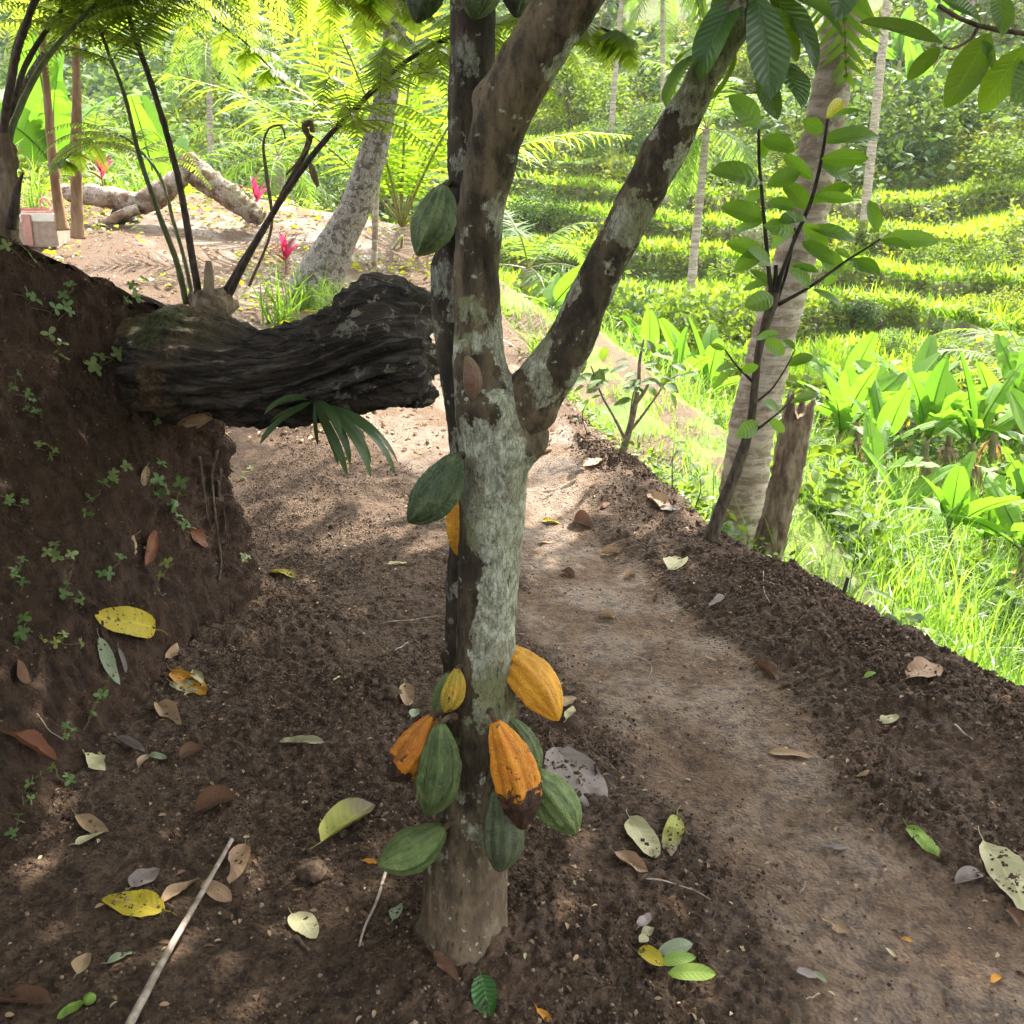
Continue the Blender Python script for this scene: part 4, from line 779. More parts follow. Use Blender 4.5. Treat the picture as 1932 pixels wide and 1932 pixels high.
SL = [(1432, 244, 1375, 180, .72), (1432, 244, 1450, 232, .6), (1437, 262, 1500, 285, .6), (1440, 300, 1445, 258, .6), (1558, 222, 1590, 188, .5, 1), (1562, 225, 1625, 210, .55), (1555, 250, 1515, 228, .75), (1550, 270, 1660, 258, .5), (1548, 300, 1640, 300, .45), (1545, 310, 1605, 345, .75),
    (1535, 340, 1478, 292, .4), (1440, 345, 1340, 325, .6), (1446, 350, 1510, 325, .6), (1445, 360, 1405, 385, .6), (1448, 380, 1503, 395, .55), (1445, 415, 1360, 390, .55), (1440, 420, 1385, 440, .6), (1535, 370, 1612, 378, .35), (1530, 385, 1605, 350, .5), (1528, 400, 1478, 345, .6), (1520, 410, 1470, 420, .55),
    (1515, 420, 1560, 470, .55), (1500, 430, 1455, 470, .6), (1500, 440, 1440, 425, .5), (1452, 470, 1385, 512, .55), (1450, 480, 1370, 458, .45), (1455, 500, 1410, 470, .5), (1525, 430, 1615, 455, .4), (1520, 440, 1580, 440, .35), (1512, 455, 1575, 500, .5), (1540, 470, 1590, 520, .6), (1470, 530, 1400, 548, .4), (1460, 560, 1405, 580, .6), (1462, 545, 1415, 510, .45),
    (1640, 465, 1610, 480, .5), (1655, 455, 1720, 470, .5), (1662, 450, 1770, 455, .35), (1655, 440, 1640, 378, .5), (1600, 490, 1660, 520, .7), (1605, 488, 1575, 470, .5), (1590, 505, 1555, 540, .55), (1530, 540, 1490, 510, .5), (1530, 545, 1590, 580, .3), (1480, 540, 1445, 520, .5), (1490, 500, 1545, 515, .4),
    (1368, 660, 1340, 650, .5), (1390, 690, 1350, 700, .6), (1400, 700, 1432, 690, .5), (1485, 690, 1535, 672, .55), (1500, 660, 1475, 640, .6), (1425, 640, 1470, 630, .5), (1440, 640, 1480, 668, .6), (1490, 760, 1545, 742, .3), (1470, 775, 1440, 760, .5), (1450, 790, 1480, 815, .5), (1380, 700, 1345, 735, .4), (1430, 800, 1388, 820, .6)]
for i, q_ in enumerate(SL):
    a_, b_, wd = q_[:2], q_[2:4], q_[4]; dy = .12*math.sin(i*2.1)
    leaf_part(SPL, at(*a_, YS+dy*.3), at(*b_, YS+dy), (.3*math.sin(i*1.7), -.75, .5+.4*math.sin(i*2.9)), SAPL if len(q_) < 6 else leaf_mat('yellow_sapling_leaf', (.35, .33, .02), (.45, .40, .03), trf=.5, veins=7), None, wd*.88, i, .4, wave=.03, nL=9)
# ---------------------------------------------------------------- tree ferns
FERN = leaf_mat('fern_pinnule', (.085, .150, .020), (.13, .20, .026), tr=(.55, .72, .05), trf=.58, rough=.5)
FSTALK = plain_mat('fern_stalk', (.022, .014, .010), (.070, .046, .032), 70., .8, .7, .006, (1, 1, .4))
FSTALKG = plain_mat('green_fern_stalk', (.05, .055, .015), (.10, .10, .03), 40., .6, .5, .005, (1, 1, .4))
PINN = (np.array([[0, -.5, 0], [0, .5, 0], [.6, -.38, -.02], [.6, .38, -.02], [1, 0, -.07]], float)*np.array([1, .17, 1]), LEAFLET[1], LEAFLET[2])
def fern_frond(parent, pts, start=.3, npair=20, PL_=.5, rr=(.012, .003), n=70, pn=30, droop=.55, mat=None, smat=None, bend=(0, 0, 0), wl=.075, name='frond'):
    if npair > 4: npair = int(npair*.5); PL_ *= 1.25
    C_ = smooth_path(pts, n); T, N, B = frames(C_); mb = MB(); ms = MB()
    v, f, a = tube(C_, np.linspace(rr[0], rr[1], n), 9, lambda V_, D_, u, v_: .0018*fbm(V_*90, 2, 5)+.003*np.maximum(fbm(V_*40, 1, 6)-.3, 0)); ms.add(v, f, a)
    for i in range(npair):
        k = start+(1-start)*(i+.5)/npair; j = int(k*(n-1)); p = C_[j]; t = T[j]; side = unit(np.cross(t, [0, 0, 1.])+np.array([1e-6, 0, 0])); L_p = PL_*math.sin(min(1, (i+1.2)/npair*1.0)**.62*math.pi*.80+.38)
        for sg in (-1, 1):
            d0 = unit(side*sg+t*.55+np.array([0, 0, .12])+.12*rng.normal(size=3)+np.array(bend)); m_ = 14; pts_ = [p]
            for q in range(m_):
                dd = unit(d0+np.array([0, 0, -1.])*droop*((q+1)/m_)**1.5*1.8); pts_.append(pts_[-1]+dd*L_p/m_)
            pc = smooth_path(pts_, pn); tp = unit(np.gradient(pc, axis=0)); sv = unit(np.cross(tp, [0, 0, 1.])+1e-6); uv = np.cross(sv, tp)
            kk = np.linspace(0, 1, pn); l = wl*PL_*2*np.minimum(1, 1.15-kk)**.8*np.minimum(1, .5+kk*5); l[0] *= .4
            for s2 in (-1, 1):
                dp = sv*s2+tp*.35-np.array([0, 0, .45]); scatter(mb, PINN, pc[1:], frame_from(dp[1:]+.06*rng.normal(size=(pn-1, 3)), uv[1:]+.1*rng.normal(size=(pn-1, 3))), l[1:])
            v, f, a = tube(pc, np.linspace(.0022, .0006, pn), 3, caps=False); ms.add(v, f, a)
    st = ms.build('stalk', smat or FSTALK, parent)
    mb.build(name, mat or FERN, parent)
def px(rows): return [at(*q) for q in rows]
F1b = at(395, 560, 4.25); F1 = thing('tree_fern', F1b, 'tree fern whose long dark stalks spring up behind the rotten log', 'fern')
fern_frond(F1, px([(352, 575, 4.25), (335, 500, 4.25), (295, 390, 4.22), (262, 290, 4.2), (235, 180, 4.15), (205, 100, 4.1), (170, 10, 4.0), (110, -90, 3.9)]), .70, 16, .45, (.014, .004), smat=FSTALKG)
fern_frond(F1, px([(378, 575, 4.22), (362, 480, 4.2), (335, 330, 4.2), (290, 170, 4.15), (255, 70, 4.1), (235, 0, 4.05), (190, -120, 3.95), (130, -230, 3.8)]), .62, 16, .55, (.017, .006))
fern_frond(F1, px([(366, 575, 4.3), (348, 490, 4.35), (328, 420, 4.4), (305, 340, 4.5), (270, 290, 4.6), (225, 255, 4.7), (170, 265, 4.8), (110, 310, 4.85)]), .5, 18, .36, (.010, .003), smat=FSTALKG, droop=.8)
fern_frond(F1, px([(424, 575, 4.25), (470, 480, 4.2), (535, 370, 4.15), (600, 280, 4.1), (680, 195, 4.05), (760, 120, 4.0), (850, 70, 3.95), (960, 40, 3.9), (1080, 40, 3.85), (1180, 70, 3.8)]), .40, 24, .62, (.015, .005), droop=.75)
fern_frond(F1, px([(412, 575, 4.28), (455, 500, 4.3), (505, 420, 4.35), (545, 345, 4.4), (575, 290, 4.4), (588, 255, 4.4)]), .96, 2, .05, (.016, .011))
# fronds whose tips arch into view from the fern's far side
c, r = ptube([(393, 580, 4.2, 24), (394, 530, 4.2, 20), (394, 492, 4.2, 10)], 20); v, f, a = tube(c, r, 14, barkdisp(.004)); m = MB(); m.add(v, f, a); m.build('frond_stub', g_stump, F1)
c, r = ptube([(425, 600, 4.25, 70), (400, 570, 4.25, 90), (395, 545, 4.25, 60)], 20); v, f, a = tube(c, r, 24, barkdisp(.03)); m = MB(); m.add(v, f, a); m.build('rootstock', g_stump, F1)
# dead curled fern tips
for q_ in ([(470, 540, 4.3, 5.6), (512, 430, 4.3, 5.6), (503, 330, 4.3, 7.4), (497, 270, 4.3, 5.0), (510, 240, 4.3, 3.7), (532, 238, 4.3, 3.7), (538, 262, 4.3, 3.1)], [(540, 330, 4.35, 3.7), (565, 300, 4.35, 4.3), (582, 262, 4.4, 9.9), (574, 238, 4.4, 12.4), (586, 232, 4.4, 11.2), (590, 250, 4.4, 8.7)], [(586, 310, 4.12, 8.7), (592, 330, 4.1, 13.6), (600, 352, 4.1, 7.4)]):
    twig_tube(F1, q_, 'withered_tip', 30, plain_mat('withered_fern', (.07, .045, .025), (.17, .11, .06), 60., .9, .5, .006))
F2b = at(5, 420, 3.5); F2 = thing('tree_fern', F2b, 'tree fern with shaggy brown trunk at the left edge', 'fern')
c, r = ptube([(0, 560, 3.5, 60), (3, 430, 3.5, 58), (6, 360, 3.5, 50), (4, 290, 3.5, 44), (0, 250, 3.5, 30)], 60); v, f, a = tube(c, r, 40, barkdisp(.022)); m = MB(); m.add(v, f, a); m.build('trunk', g_stump, F2)
fern_frond(F2, px([(2, 340, 3.5), (6, 250, 3.5), (30, 110, 3.45), (58, 20, 3.4), (90, -70, 3.3), (150, -160, 3.2), (230, -200, 3.1)]), .55, 18, .5, (.016, .005), droop=.7)
fern_frond(F2, px([(10, 340, 3.52), (20, 250, 3.55), (75, 130, 3.7), (140, 50, 3.9), (210, -20, 4.1), (300, -70, 4.3), (400, -70, 4.5)]), .45, 20, .5, (.013, .004), droop=.8, smat=FSTALKG)
for q_ in ([(28, 380, 3.45, 18), (34, 350, 3.44, 12), (44, 325, 3.42, 3)], [(20, 430, 3.45, 20), (28, 380, 3.43, 16), (30, 350, 3.43, 6)]): twig_tube(F2, q_, 'frond_stub', 14, FSTALK)

fern_frond(F2, px([(4, 335, 3.62), (50, 150, 4.2), (170, 20, 4.9), (320, 0, 5.5), (450, 70, 6.0), (540, 160, 6.3)]), .35, 22, .60, (.012, .004), droop=.6)
fern_frond(F2, px([(0, 335, 3.55), (60, 100, 4.0), (220, -60, 4.5), (420, -70, 4.9), (600, -20, 5.2), (740, 60, 5.4), (820, 130, 5.5)]), .30, 26, .62, (.012, .004), droop=.7)
fern_frond(F2, px([(4, 335, 3.6), (40, 60, 3.9), (180, -120, 4.2), (380, -150, 4.5), (560, -110, 4.8), (700, -30, 5.0), (800, 20, 5.1)]), .35, 26, .66, (.012, .004), droop=.9)
# ================================================================ far side: helpers
def ground_at(px_, Y):
    """where the ground lies at depth Y along picture column px_ (iterated on the height)"""
    z = 0.
    for _ in range(6):
        dep = Y*math.cos(PITCH)+(CAMH-z)*math.sin(PITCH); x = (px_-966)/FPX*dep; z = Hz(x, Y)
    return np.array([x, Y, z])
CARD = (np.array([[0, 0, 0], [.5, -.32, .05], [.5, .32, .05], [1, 0, -.1]], float), np.array([[0, 1, 3, 2]]), np.array([[0, 0, 0], [-1, .5, 0], [1, .5, 0], [0, 1, 0]], float))
BUSH = [leaf_mat('bush_leaf', (.055, .115, .016), (.10, .165, .022), trf=.4, rough=.68, spec=.22), leaf_mat('bush_leaf_bluish', (.045, .095, .030), (.08, .14, .042), trf=.35, rough=.65, spec=.22), leaf_mat('bush_leaf_yellow', (.085, .135, .016), (.14, .19, .02), trf=.45, rough=.68, spec=.22), leaf_mat('bush_leaf_dark', (.025, .06, .014), (.048, .095, .018), trf=.3, rough=.68, spec=.22)]
def clump_mesh(k, lobes, leaf, seed, narrow=1.):
    r_ = np.random.default_rng(seed); m = MB()
    for i in range(lobes):
        c = np.array([r_.uniform(-.62, .62), r_.uniform(-.62, .62), r_.uniform(.15, .8)]); rad = r_.uniform(.26, .5)
        n = k//lobes; d = rand_dirs(n, -.55, 1.); P = c+d*rad*(r_.random((n, 1))**.28)
        g_ = unit(d*np.array([1, 1, .3])+np.array([0, 0, -.25])+.55*r_.normal(size=(n, 3))); nn = d+.7*r_.normal(size=(n, 3))
        scatter(m, CARD, P, frame_from(g_, nn), np.stack([leaf*r_.uniform(.6, 1.3, n), leaf*narrow*r_.uniform(.6, 1.2, n), np.full(n, leaf)], 1))
    return m
BUSH_ME = {}
def bush(loc, size, kind, var, label, name='bush', cat='bush', group=None, hz=1.):
    """leafy bush: foliage over a few stems; look-alikes share meshes"""
    key = (kind, var); loc = np.asarray(loc, float)
    if key not in BUSH_ME:
        o_ = thing(name, (0, 0, 0), label, cat)
        clump_mesh(2600, 11, [.085, .07, .075, .085][kind], 40+var*7+kind).build('foliage', BUSH[kind], o_)
        m = MB()
        for i in range(5):
            a = rng.uniform(0, 6.28); t = np.array([math.cos(a)*.45, math.sin(a)*.45, .55]); v, f, a_ = tube(smooth_path([(0, 0, -.15), t*.4+[0, 0, .15], t], 8), np.linspace(.022, .006, 8), 6); m.add(v, f, a_)
        m.build('stem', TWIG, o_); BUSH_ME[key] = o_; o = o_; o.location = loc; o.scale = (size, size, size*hz); o.rotation_euler = (0, 0, 0)
    else:
        o = copy_tree(BUSH_ME[key], loc, rng.uniform(0, 6.28), size, label); o.scale = (size, size, size*hz); o['category'] = cat; o.name = name
    if group: o['group'] = group
    return o
# ---------------------------------------------------------------- rice, grass and ground cover (uncountable)
def blade(n=4, bend=1.0):
    t = np.linspace(0, 1, n+1); ang = math.pi/2-bend*t**1.5; x = np.concatenate([[0], np.cumsum(np.cos(ang[1:])/n)]); z = np.concatenate([[0], np.cumsum(np.sin(ang[1:])/n)]); w_ = .5*(1-t**2.2)*.9+.04
    V = np.stack([np.stack([x, -w_, z], 1), np.stack([x, w_, z], 1)], 1).reshape(-1, 3); i = np.arange(n)*2
    return V, np.stack([i, i+1, i+3, i+2], 1), np.stack([np.tile([-1, 1], n+1), np.repeat(t, 2), np.zeros(2*n+2)], 1)
RICE = leaf_mat('rice_blade', (.13, .23, .012), (.20, .29, .014), tr=(.46, .74, .02), trf=.5, rough=.5)
GRASS = leaf_mat('tall_grass_blade', (.085, .17, .022), (.15, .235, .03), tr=(.36, .62, .04), trf=.48, rough=.42)
def grass_patch(P, h, w_, mat, name, label, bends=(.5, 1.1, 1.8), lean=.25, nseg=4, coll=None):
    m = coll or MB(); k = len(P); b = rng.integers(0, len(bends), k)
    for i, bd in enumerate(bends):
        s = b == i; n = s.sum()
        if not n: continue
        az = rng.uniform(0, 6.28, n); hh = h*rng.uniform(.55, 1.25, n) if np.ndim(h) == 0 else h[s]*rng.uniform(.6, 1.2, n); up = unit(np.stack([lean*rng.normal(size=n), lean*rng.normal(size=n), np.ones(n)], 1)); dx = np.stack([np.cos(az), np.sin(az), 0*az], 1); dx = unit(dx-up*(dx*up).sum(1, keepdims=True))
        R = np.stack([dx, np.cross(up, dx), up], -1); scatter(m, blade(nseg, bd), P[s], R, np.stack([hh, np.full(n, w_)*rng.uniform(.7, 1.3, n), hh], 1))
    if coll is None: return tag(m.build(name, mat), label, None, None, 'stuff')
def sample(x0, x1, y0, y1, n, test):
    x = rng.uniform(x0, x1, n); y = rng.uniform(y0, y1, n); z, tr, gr, td, d = Hfull(x, y); s = test(x, y, z, tr, gr, td, d); return np.stack([x, y, z], 1)[s]
vis = lambda x, y, mg=1.2: np.abs(x) < .56*y+mg
riceband = lambda x, y: fbm(np.stack([x*.16, y*.16, 0*x+9], -1), 2, 77)
P = np.concatenate([sample(-8, 22, 19, 40, 120000, lambda x, y, z, tr, gr, td, d: vis(x, y) & (td > .5) & (riceband(x, y) > -.35)), sample(-9, 34, 40, 58, 60000, lambda x, y, z, tr, gr, td, d: vis(x, y) & (td > .5) & (riceband(x, y) > -.45))])
hR = .46+.30*np.clip(riceband(P[:, 0], P[:, 1]), 0, 1); grass_patch(P, hR, .05, RICE, 'rice', 'bright green young rice growing on the terraces', nseg=3, lean=.18)
# leafy weeds over the hillside, darker on the terrace fronts
m = MB(); md_ = MB()
P = sample(-16, 34, 16.5, 62, 330000, lambda x, y, z, tr, gr, td, d: vis(x, y, 2) & (td < .5) & (fbm(np.stack([x*.5, y*.5, 0*x], -1), 3, 91) > -.30))
d = rand_dirs(len(P), -.2, 1); scatter(m, CARD, P+np.array([0, 0, .05])+rng.random((len(P), 1))*np.array([0, 0, .30])*(1+3.2*sstep(.18, .5, fbm(np.stack([P[:, 0]*.5, P[:, 1]*.5, 0*P[:, 0]], -1), 3, 91)))[:, None], frame_from(d, rand_dirs(len(P), .1, 1.)+[0, -.4, .4]), rng.uniform(.10, .26, len(P)))
P = sample(-16, 30, 17, 50, 260000, lambda x, y, z, tr, gr, td, d: vis(x, y, 1) & (td < .5) & (Hfull(x, y+.2, False)[0]-Hfull(x, y-.2, False)[0] > .32))
d = rand_dirs(len(P), -.5, .6); d[:, 1] -= .5; scatter(md_, CARD, P+np.array([0, -.06, 0])+rng.random((len(P), 1))*np.array([0, -.12, .16]), frame_from(d, rand_dirs(len(P), -.1, 1.)+[0, -.7, .3]), rng.uniform(.07, .18, len(P)))
tag(md_.build('terrace_face_weeds', BUSH[0]), 'weeds hanging over the steep terrace faces', None, None, 'stuff')
tag(m.build('hillside_weeds', BUSH[2]), 'mixed low weeds covering the terrace slopes', None, None, 'stuff')
# tall grass on the slope right of the path
P = sample(.4, 9, 2.2, 11.5, 60000, lambda x, y, z, tr, gr, td, d: (d > .42) & (x < .60*y+1.2) & ~((y > 6.1) & (d < 2.6)) & (fbm(np.stack([x*.9, y*.9, 0*x], -1), 2, 92) > -.28) & (rng.random(len(x)) < np.clip(1.5-.08*y, .3, 1)*.26))
hG = .55+.40*sstep(.42, 1.6, P[:, 0]-xedge(P[:, 1]))
grass_patch(P, hG, .0115, GRASS, 'tall_grass', 'tall bright grass on the slope below the path', bends=(.5, 1.0, 1.7, 2.2), nseg=6, lean=.22)
P = sample(3, 16, 9, 19, 60000, lambda x, y, z, tr, gr, td, d: vis(x, y) & (d > 1.5) & (fbm(np.stack([x*.6, y*.6, 0*x], -1), 2, 93) > -.25) & (rng.random(len(x)) < .55))
grass_patch(P, .62, .016, GRASS, 'valley_grass', 'rough grass between the banana plants in the valley', bends=(.5, 1.1, 1.8), nseg=4)
P = sample(-7, 4, 6, 16, 60000, lambda x, y, z, tr, gr, td, d: (d > .12) & vis(x, y) & ((d > 2.1) | (fbm(np.stack([x*2, y*2, 0*x], -1), 2, 94) > -.05)) & (rng.random(len(x)) < .5))
grass_patch(P, np.where(P[:, 0]-xedge(P[:, 1]) > 2.3, .5, .16), .010, GRASS, 'edge_grass', 'short grass on the ledges below the path edge', bends=(.6, 1.3, 1.9), nseg=4)
# weeds along the very edge
m = MB(); P = sample(-2, 3, 3.4, 11, 60000, lambda x, y, z, tr, gr, td, d: (d > -.03) & (d < .34) & (fbm(np.stack([x*2.5, y*2.5, 0*x], -1), 2, 95) > .02) & (rng.random(len(x)) < .62*sstep(3.2, 5.2, y)))
d = rand_dirs(len(P), -.1, .8); LF = leaf_t(4, 1, 1, .42, .8, .8, .5, .2)
scatter(m, LF, P+rng.random((len(P), 1))*np.array([0, 0, .15]), frame_from(d, rand_dirs(len(P), .3, 1.)), rng.uniform(.025, .065, len(P)))
tag(m.build('edge_weeds', leaf_mat('edge_weed_leaf', (.055, .115, .016), (.09, .16, .02), trf=.5)), 'small leafy weeds along the edge of the drop', None, None, 'stuff')
# little yellow-green plants on the garden floor
m = MB(); P = sample(-7, -.6, 7.8, 13.2, 30000, lambda x, y, z, tr, gr, td, d: (d < -.1) & (fbm(np.stack([x*1.6, y*1.6, 0*x], -1), 2, 96)+.12*(y-9.5) > .0) & (rng.random(len(x)) < .13))
d = rand_dirs(len(P), -.1, .5); scatter(m, LF, P+rng.random((len(P), 1))*np.array([0, 0, .10]), frame_from(d, rand_dirs(len(P), .5, 1.)), rng.uniform(.04, .11, len(P)))
tag(m.build('garden_ground_cover', leaf_mat('ground_cover_leaf', (.16, .20, .016), (.22, .25, .02), trf=.45)), 'yellow-green seedlings scattered over the garden floor', None, None, 'stuff')
# far wood above the terraces and across the left
m = MB(); n = 230000; x = rng.uniform(-70, 75, n); y = rng.uniform(30, 125, n); Z_ = Hfull(x, y, False)[0]
cz = fbm(np.stack([x*.22, y*.22, 0*x+3], -1), 3, 98); yc = lerp(50, 37, sstep(4, 13, x)); wood = np.where(x < -3, sstep(28, 33, y), sstep(yc, yc+7, y)); s = (rng.random(n) < wood) & (np.abs(x) < .6*y+6) & (cz > -.28)
P = np.stack([x, y, Z_+np.maximum(0, cz+.35)*4.2*rng.random(n)**.55], 1)[s]; sz = (.16+.0052*P[:, 1])*rng.uniform(.6, 1.4, len(P))
dd = rand_dirs(len(P), -.6, .7); scatter(m, CARD, P, frame_from(dd, rand_dirs(len(P), -.2, 1)+[0, -.3, .4]), sz)
tag(m.build('far_wood', BUSH[1]), 'hazy far wood filling the upper hillside', None, None, 'stuff')
md_ = MB(); s = rng.random(len(P)) < .5; k2 = fbm(np.stack([P[:, 0]*.16, P[:, 1]*.16, 0*sz+31], -1), 2, 99); s &= k2 > .08; q = P[s]+np.array([0, -.15, .25]); scatter(md_, CARD, q, frame_from(rand_dirs(len(q), -.6, .7), rand_dirs(len(q), -.2, 1)+[0, -.3, .4]), sz[s]*1.15); tag(md_.build('far_dark_wood', BUSH[3]), 'darker crowns among the far wood', None, None, 'stuff')
# tangled undergrowth in the valley between the banana plants
for nm, mt, n_, seed_, lab in (('valley_undergrowth', 0, 30000, 93, 'tangled leafy undergrowth between the banana plants'), ('dark_undergrowth', 3, 18000, 193, 'darker low thicket between the banana plants')):
    P = sample(1, 17, 7.5, 21, n_*3, lambda x, y, z, tr, gr, td, d: vis(x, y) & (d > 2.2+.0*x) & (fbm(np.stack([x*.55, y*.55, 0*x], -1), 3, seed_) > (.02 if mt else -.12)) & (x > .33*y-1.2)); hh = .15+.75*np.clip(fbm(np.stack([P[:, 0]*.8, P[:, 1]*.8, 0*P[:, 0]], -1), 2, seed_+1)+.35, 0, 1)
    P = P+np.stack([0*hh, 0*hh, hh*rng.random(len(P))**.6], 1); d_ = rand_dirs(len(P), -.4, .7); m = MB(); scatter(m, LF, P, frame_from(d_, rand_dirs(len(P), .1, 1.)), rng.uniform(.07, .20, len(P))); tag(m.build(nm, BUSH[mt]), lab, None, None, 'stuff')
# ---------------------------------------------------------------- banana plants
BANL = leaf_mat('banana_leaf', (.085, .17, .022), (.14, .24, .026), tr=(.24, .56, .02), trf=.36, rough=.55, veins=22, spec=.2)
BAND = leaf_mat('dry_banana_leaf', (.14, .095, .055), (.26, .19, .12), trf=.25, rough=.85)
BANS = plain_mat('banana_stem', (.10, .10, .035), (.24, .19, .10), 14., .6, .4, .01, (1, 1, .25))
def ban_leaf(mb, p, az, el, L, W_, sag, tear, r_):
    n = 18; pts = arc(p, az, el, L, sag, 8); C_ = smooth_path(pts, n+1); T, N, B = frames(C_); side = unit(np.cross(T, [0, 0, 1.])+1e-6); up = np.cross(side, T); roll = r_.normal()*.5
    side2 = side*math.cos(roll)+up*math.sin(roll); up2 = np.cross(side2, T); k = np.linspace(0, 1, n+1); w_ = W_/2*np.where(k < .16, .05, np.sin(np.clip((k-.13)/.87, 0, 1)**.7*math.pi*.93+.12)**.6)
    for sg in (-1, 1):
        i = 0
        while i < n:
            j = min(n, i+int(r_.integers(1, 4)) if tear else n); dr = r_.uniform(0, .9)*tear; seg = np.arange(i, j+1); kk = .985 if tear else 1
            q = []
            for s in (0, .5, 1.):
                o = side2[seg]*sg*(w_[seg]*s)[:, None]*math.cos(.35+dr*s)+up2[seg]*(w_[seg]*s*(.38-dr*s*1.1))[:, None]
                ps = C_[seg]+o
                if tear: ps = ps*1.0+(C_[seg].mean(0)-C_[seg])*(1-kk)*s
                q.append(ps)
            V = np.stack(q, 1).reshape(-1, 3); u_ = np.tile([0, .5*sg, 1.*sg], len(seg)); mb.add(V, grid_faces(len(seg), 3), np.stack([u_, np.repeat(k[seg], 3), np.full(len(V), r_.random())], 1)); i = j
    v, f, a = tube(C_, np.linspace(.022, .004, n+1)*L/1.6, 6); mb.add(v, f, a)
def make_banana(loc, h, L, nl, label, seed, tear=.5, dry=4, spread=1.0):
    r_ = np.random.default_rng(seed); loc = np.asarray(loc, float); o = thing('banana_plant', loc, label, 'banana plant'); m = MB(); tip = loc+[r_.normal()*.08, r_.normal()*.08, h]
    v, f, a = tube(smooth_path([loc-[0, 0, .2], lerp(loc, tip, .5)+r_.normal(size=3)*.03, tip], 16), np.linspace(.11, .05, 16)*h/1.3, 12); m.add(v, f, a); m.build('stem', BANS, o)
    for i in range(nl):
        mb = MB(); ban_leaf(mb, tip-[0, 0, .10*h*(i/nl)], i*2.4+seed+.4*r_.normal(), lerp(1.5, .85, i/max(1, nl-1))*spread+.1*r_.normal(), L*r_.uniform(.75, 1.05), L*.35, lerp(.2, .9, i/max(1, nl-1)), tear*(i > 0), r_); mb.build('leaf', BANL, o)
    mb = MB()
    for i in range(dry): ban_leaf(mb, tip-[0, 0, .25*h], r_.uniform(0, 6.28), -.9, L*.6, L*.16, .6, .9, r_)
    if dry: mb.build('dry_leaf', BAND, o)
    return o
BA = [(1545, 13.5, 1.0, 1.5, 5, 'young banana plant just right of the broken stump'), (1610, 14.5, 1.1, 1.7, 6, 'banana plant with upright leaves behind the broken stump'), (1660, 12.8, 1.0, 1.5, 5, 'banana plant with bright upright leaves and dry skirts left in the row'), (1680, 15.5, 1.3, 1.8, 6, 'banana plant with the tallest upright leaf of the row'),
    (1735, 13.2, 1.1, 1.5, 6, 'banana plant in the middle of the row below the terraces'), (1790, 14.6, 1.2, 1.6, 6, 'banana plant behind the middle of the row'), (1830, 13.2, 1.1, 1.7, 6, 'banana plant with large glowing leaves right in the row'), (1870, 15.0, 1.2, 1.7, 5, 'banana plant at the back right of the row'),
    (1785, 9.6, .75, 1.2, 5, 'low banana plant standing in the tall grass before the row'), (1915, 9.2, 1.0, 1.3, 6, 'banana plant nearest the right edge above the tall grass'), (1880, 11.2, .9, 1.4, 5, 'banana plant between the row and the right edge'), (1940, 12.5, 1.1, 1.5, 5, 'banana plant cut by the right edge'),
    (1342, 13.6, .8, 1.4, 5, 'young banana plant left of the thick pale trunk'), (1300, 16.5, .9, 1.6, 5, 'banana plant with broad dark leaf left of the thick pale trunk'), (1215, 17.5, .8, 1.4, 5, 'banana plant in the thicket right of the forked trunk'), (1045, 14.5, .7, 1.3, 4, 'banana plant peeping between the two limbs of the fork'), (1285, 12.8, .5, 1.1, 4, 'small glowing banana plant beside the dirt ledge'),
    (1720, 16.5, 1.3, 1.6, 6, 'banana plant standing farthest back behind the middle of the row'), (1640, 11.0, .7, 1.2, 5, 'drooping banana plant in front of the row above the long-leaved weeds'), (1700, 10.6, .6, 1.1, 5, 'low dark banana plant in front of the middle of the row'), (1840, 10.4, .7, 1.2, 6, 'banana plant with ragged leaves above the tall grass at the right'), (1580, 17.5, 1.2, 1.7, 6, 'banana plant at the back left of the row near the pale trunk'), (1900, 16.5, 1.3, 1.8, 6, 'banana plant highest at the right end of the row')]
for i, (bx, by, h_, L_p, nl, lab) in enumerate(BA): make_banana(ground_at(bx, by), h_*.85, L_p*.74, nl, lab, i+3, [.35, .7, .95, .5][i % 4], 5 if i < 12 or i > 16 else 1, [1., .75, .9, .6][i % 4])
for i, (bx, by, h_, L_p, nl, lab) in enumerate([(1690, 50, 2., 2.8, 6, 'far banana plant on the upper slope right of the thick pale trunk'), (1760, 52, 2., 2.8, 6, 'far banana plant on the upper slope below the hanging bough'), (1720, 46, 1.6, 2.6, 6, 'far banana plant with pale leaves at the head of the terraces'),
    (330, 17, 1.4, 2.0, 6, 'banana plant behind the garden log'), (470, 21, 1.6, 2.2, 6, 'banana plant deep in the garden thicket'), (140, 16, 1.6, 2.0, 6, 'banana plant glowing behind the two slender trunks'), (600, 24, 1.8, 2.4, 6, 'banana plant behind the slanting coconut trunk')]): make_banana(ground_at(bx, by), h_, L_p, nl, lab, i+31, .6, 2)
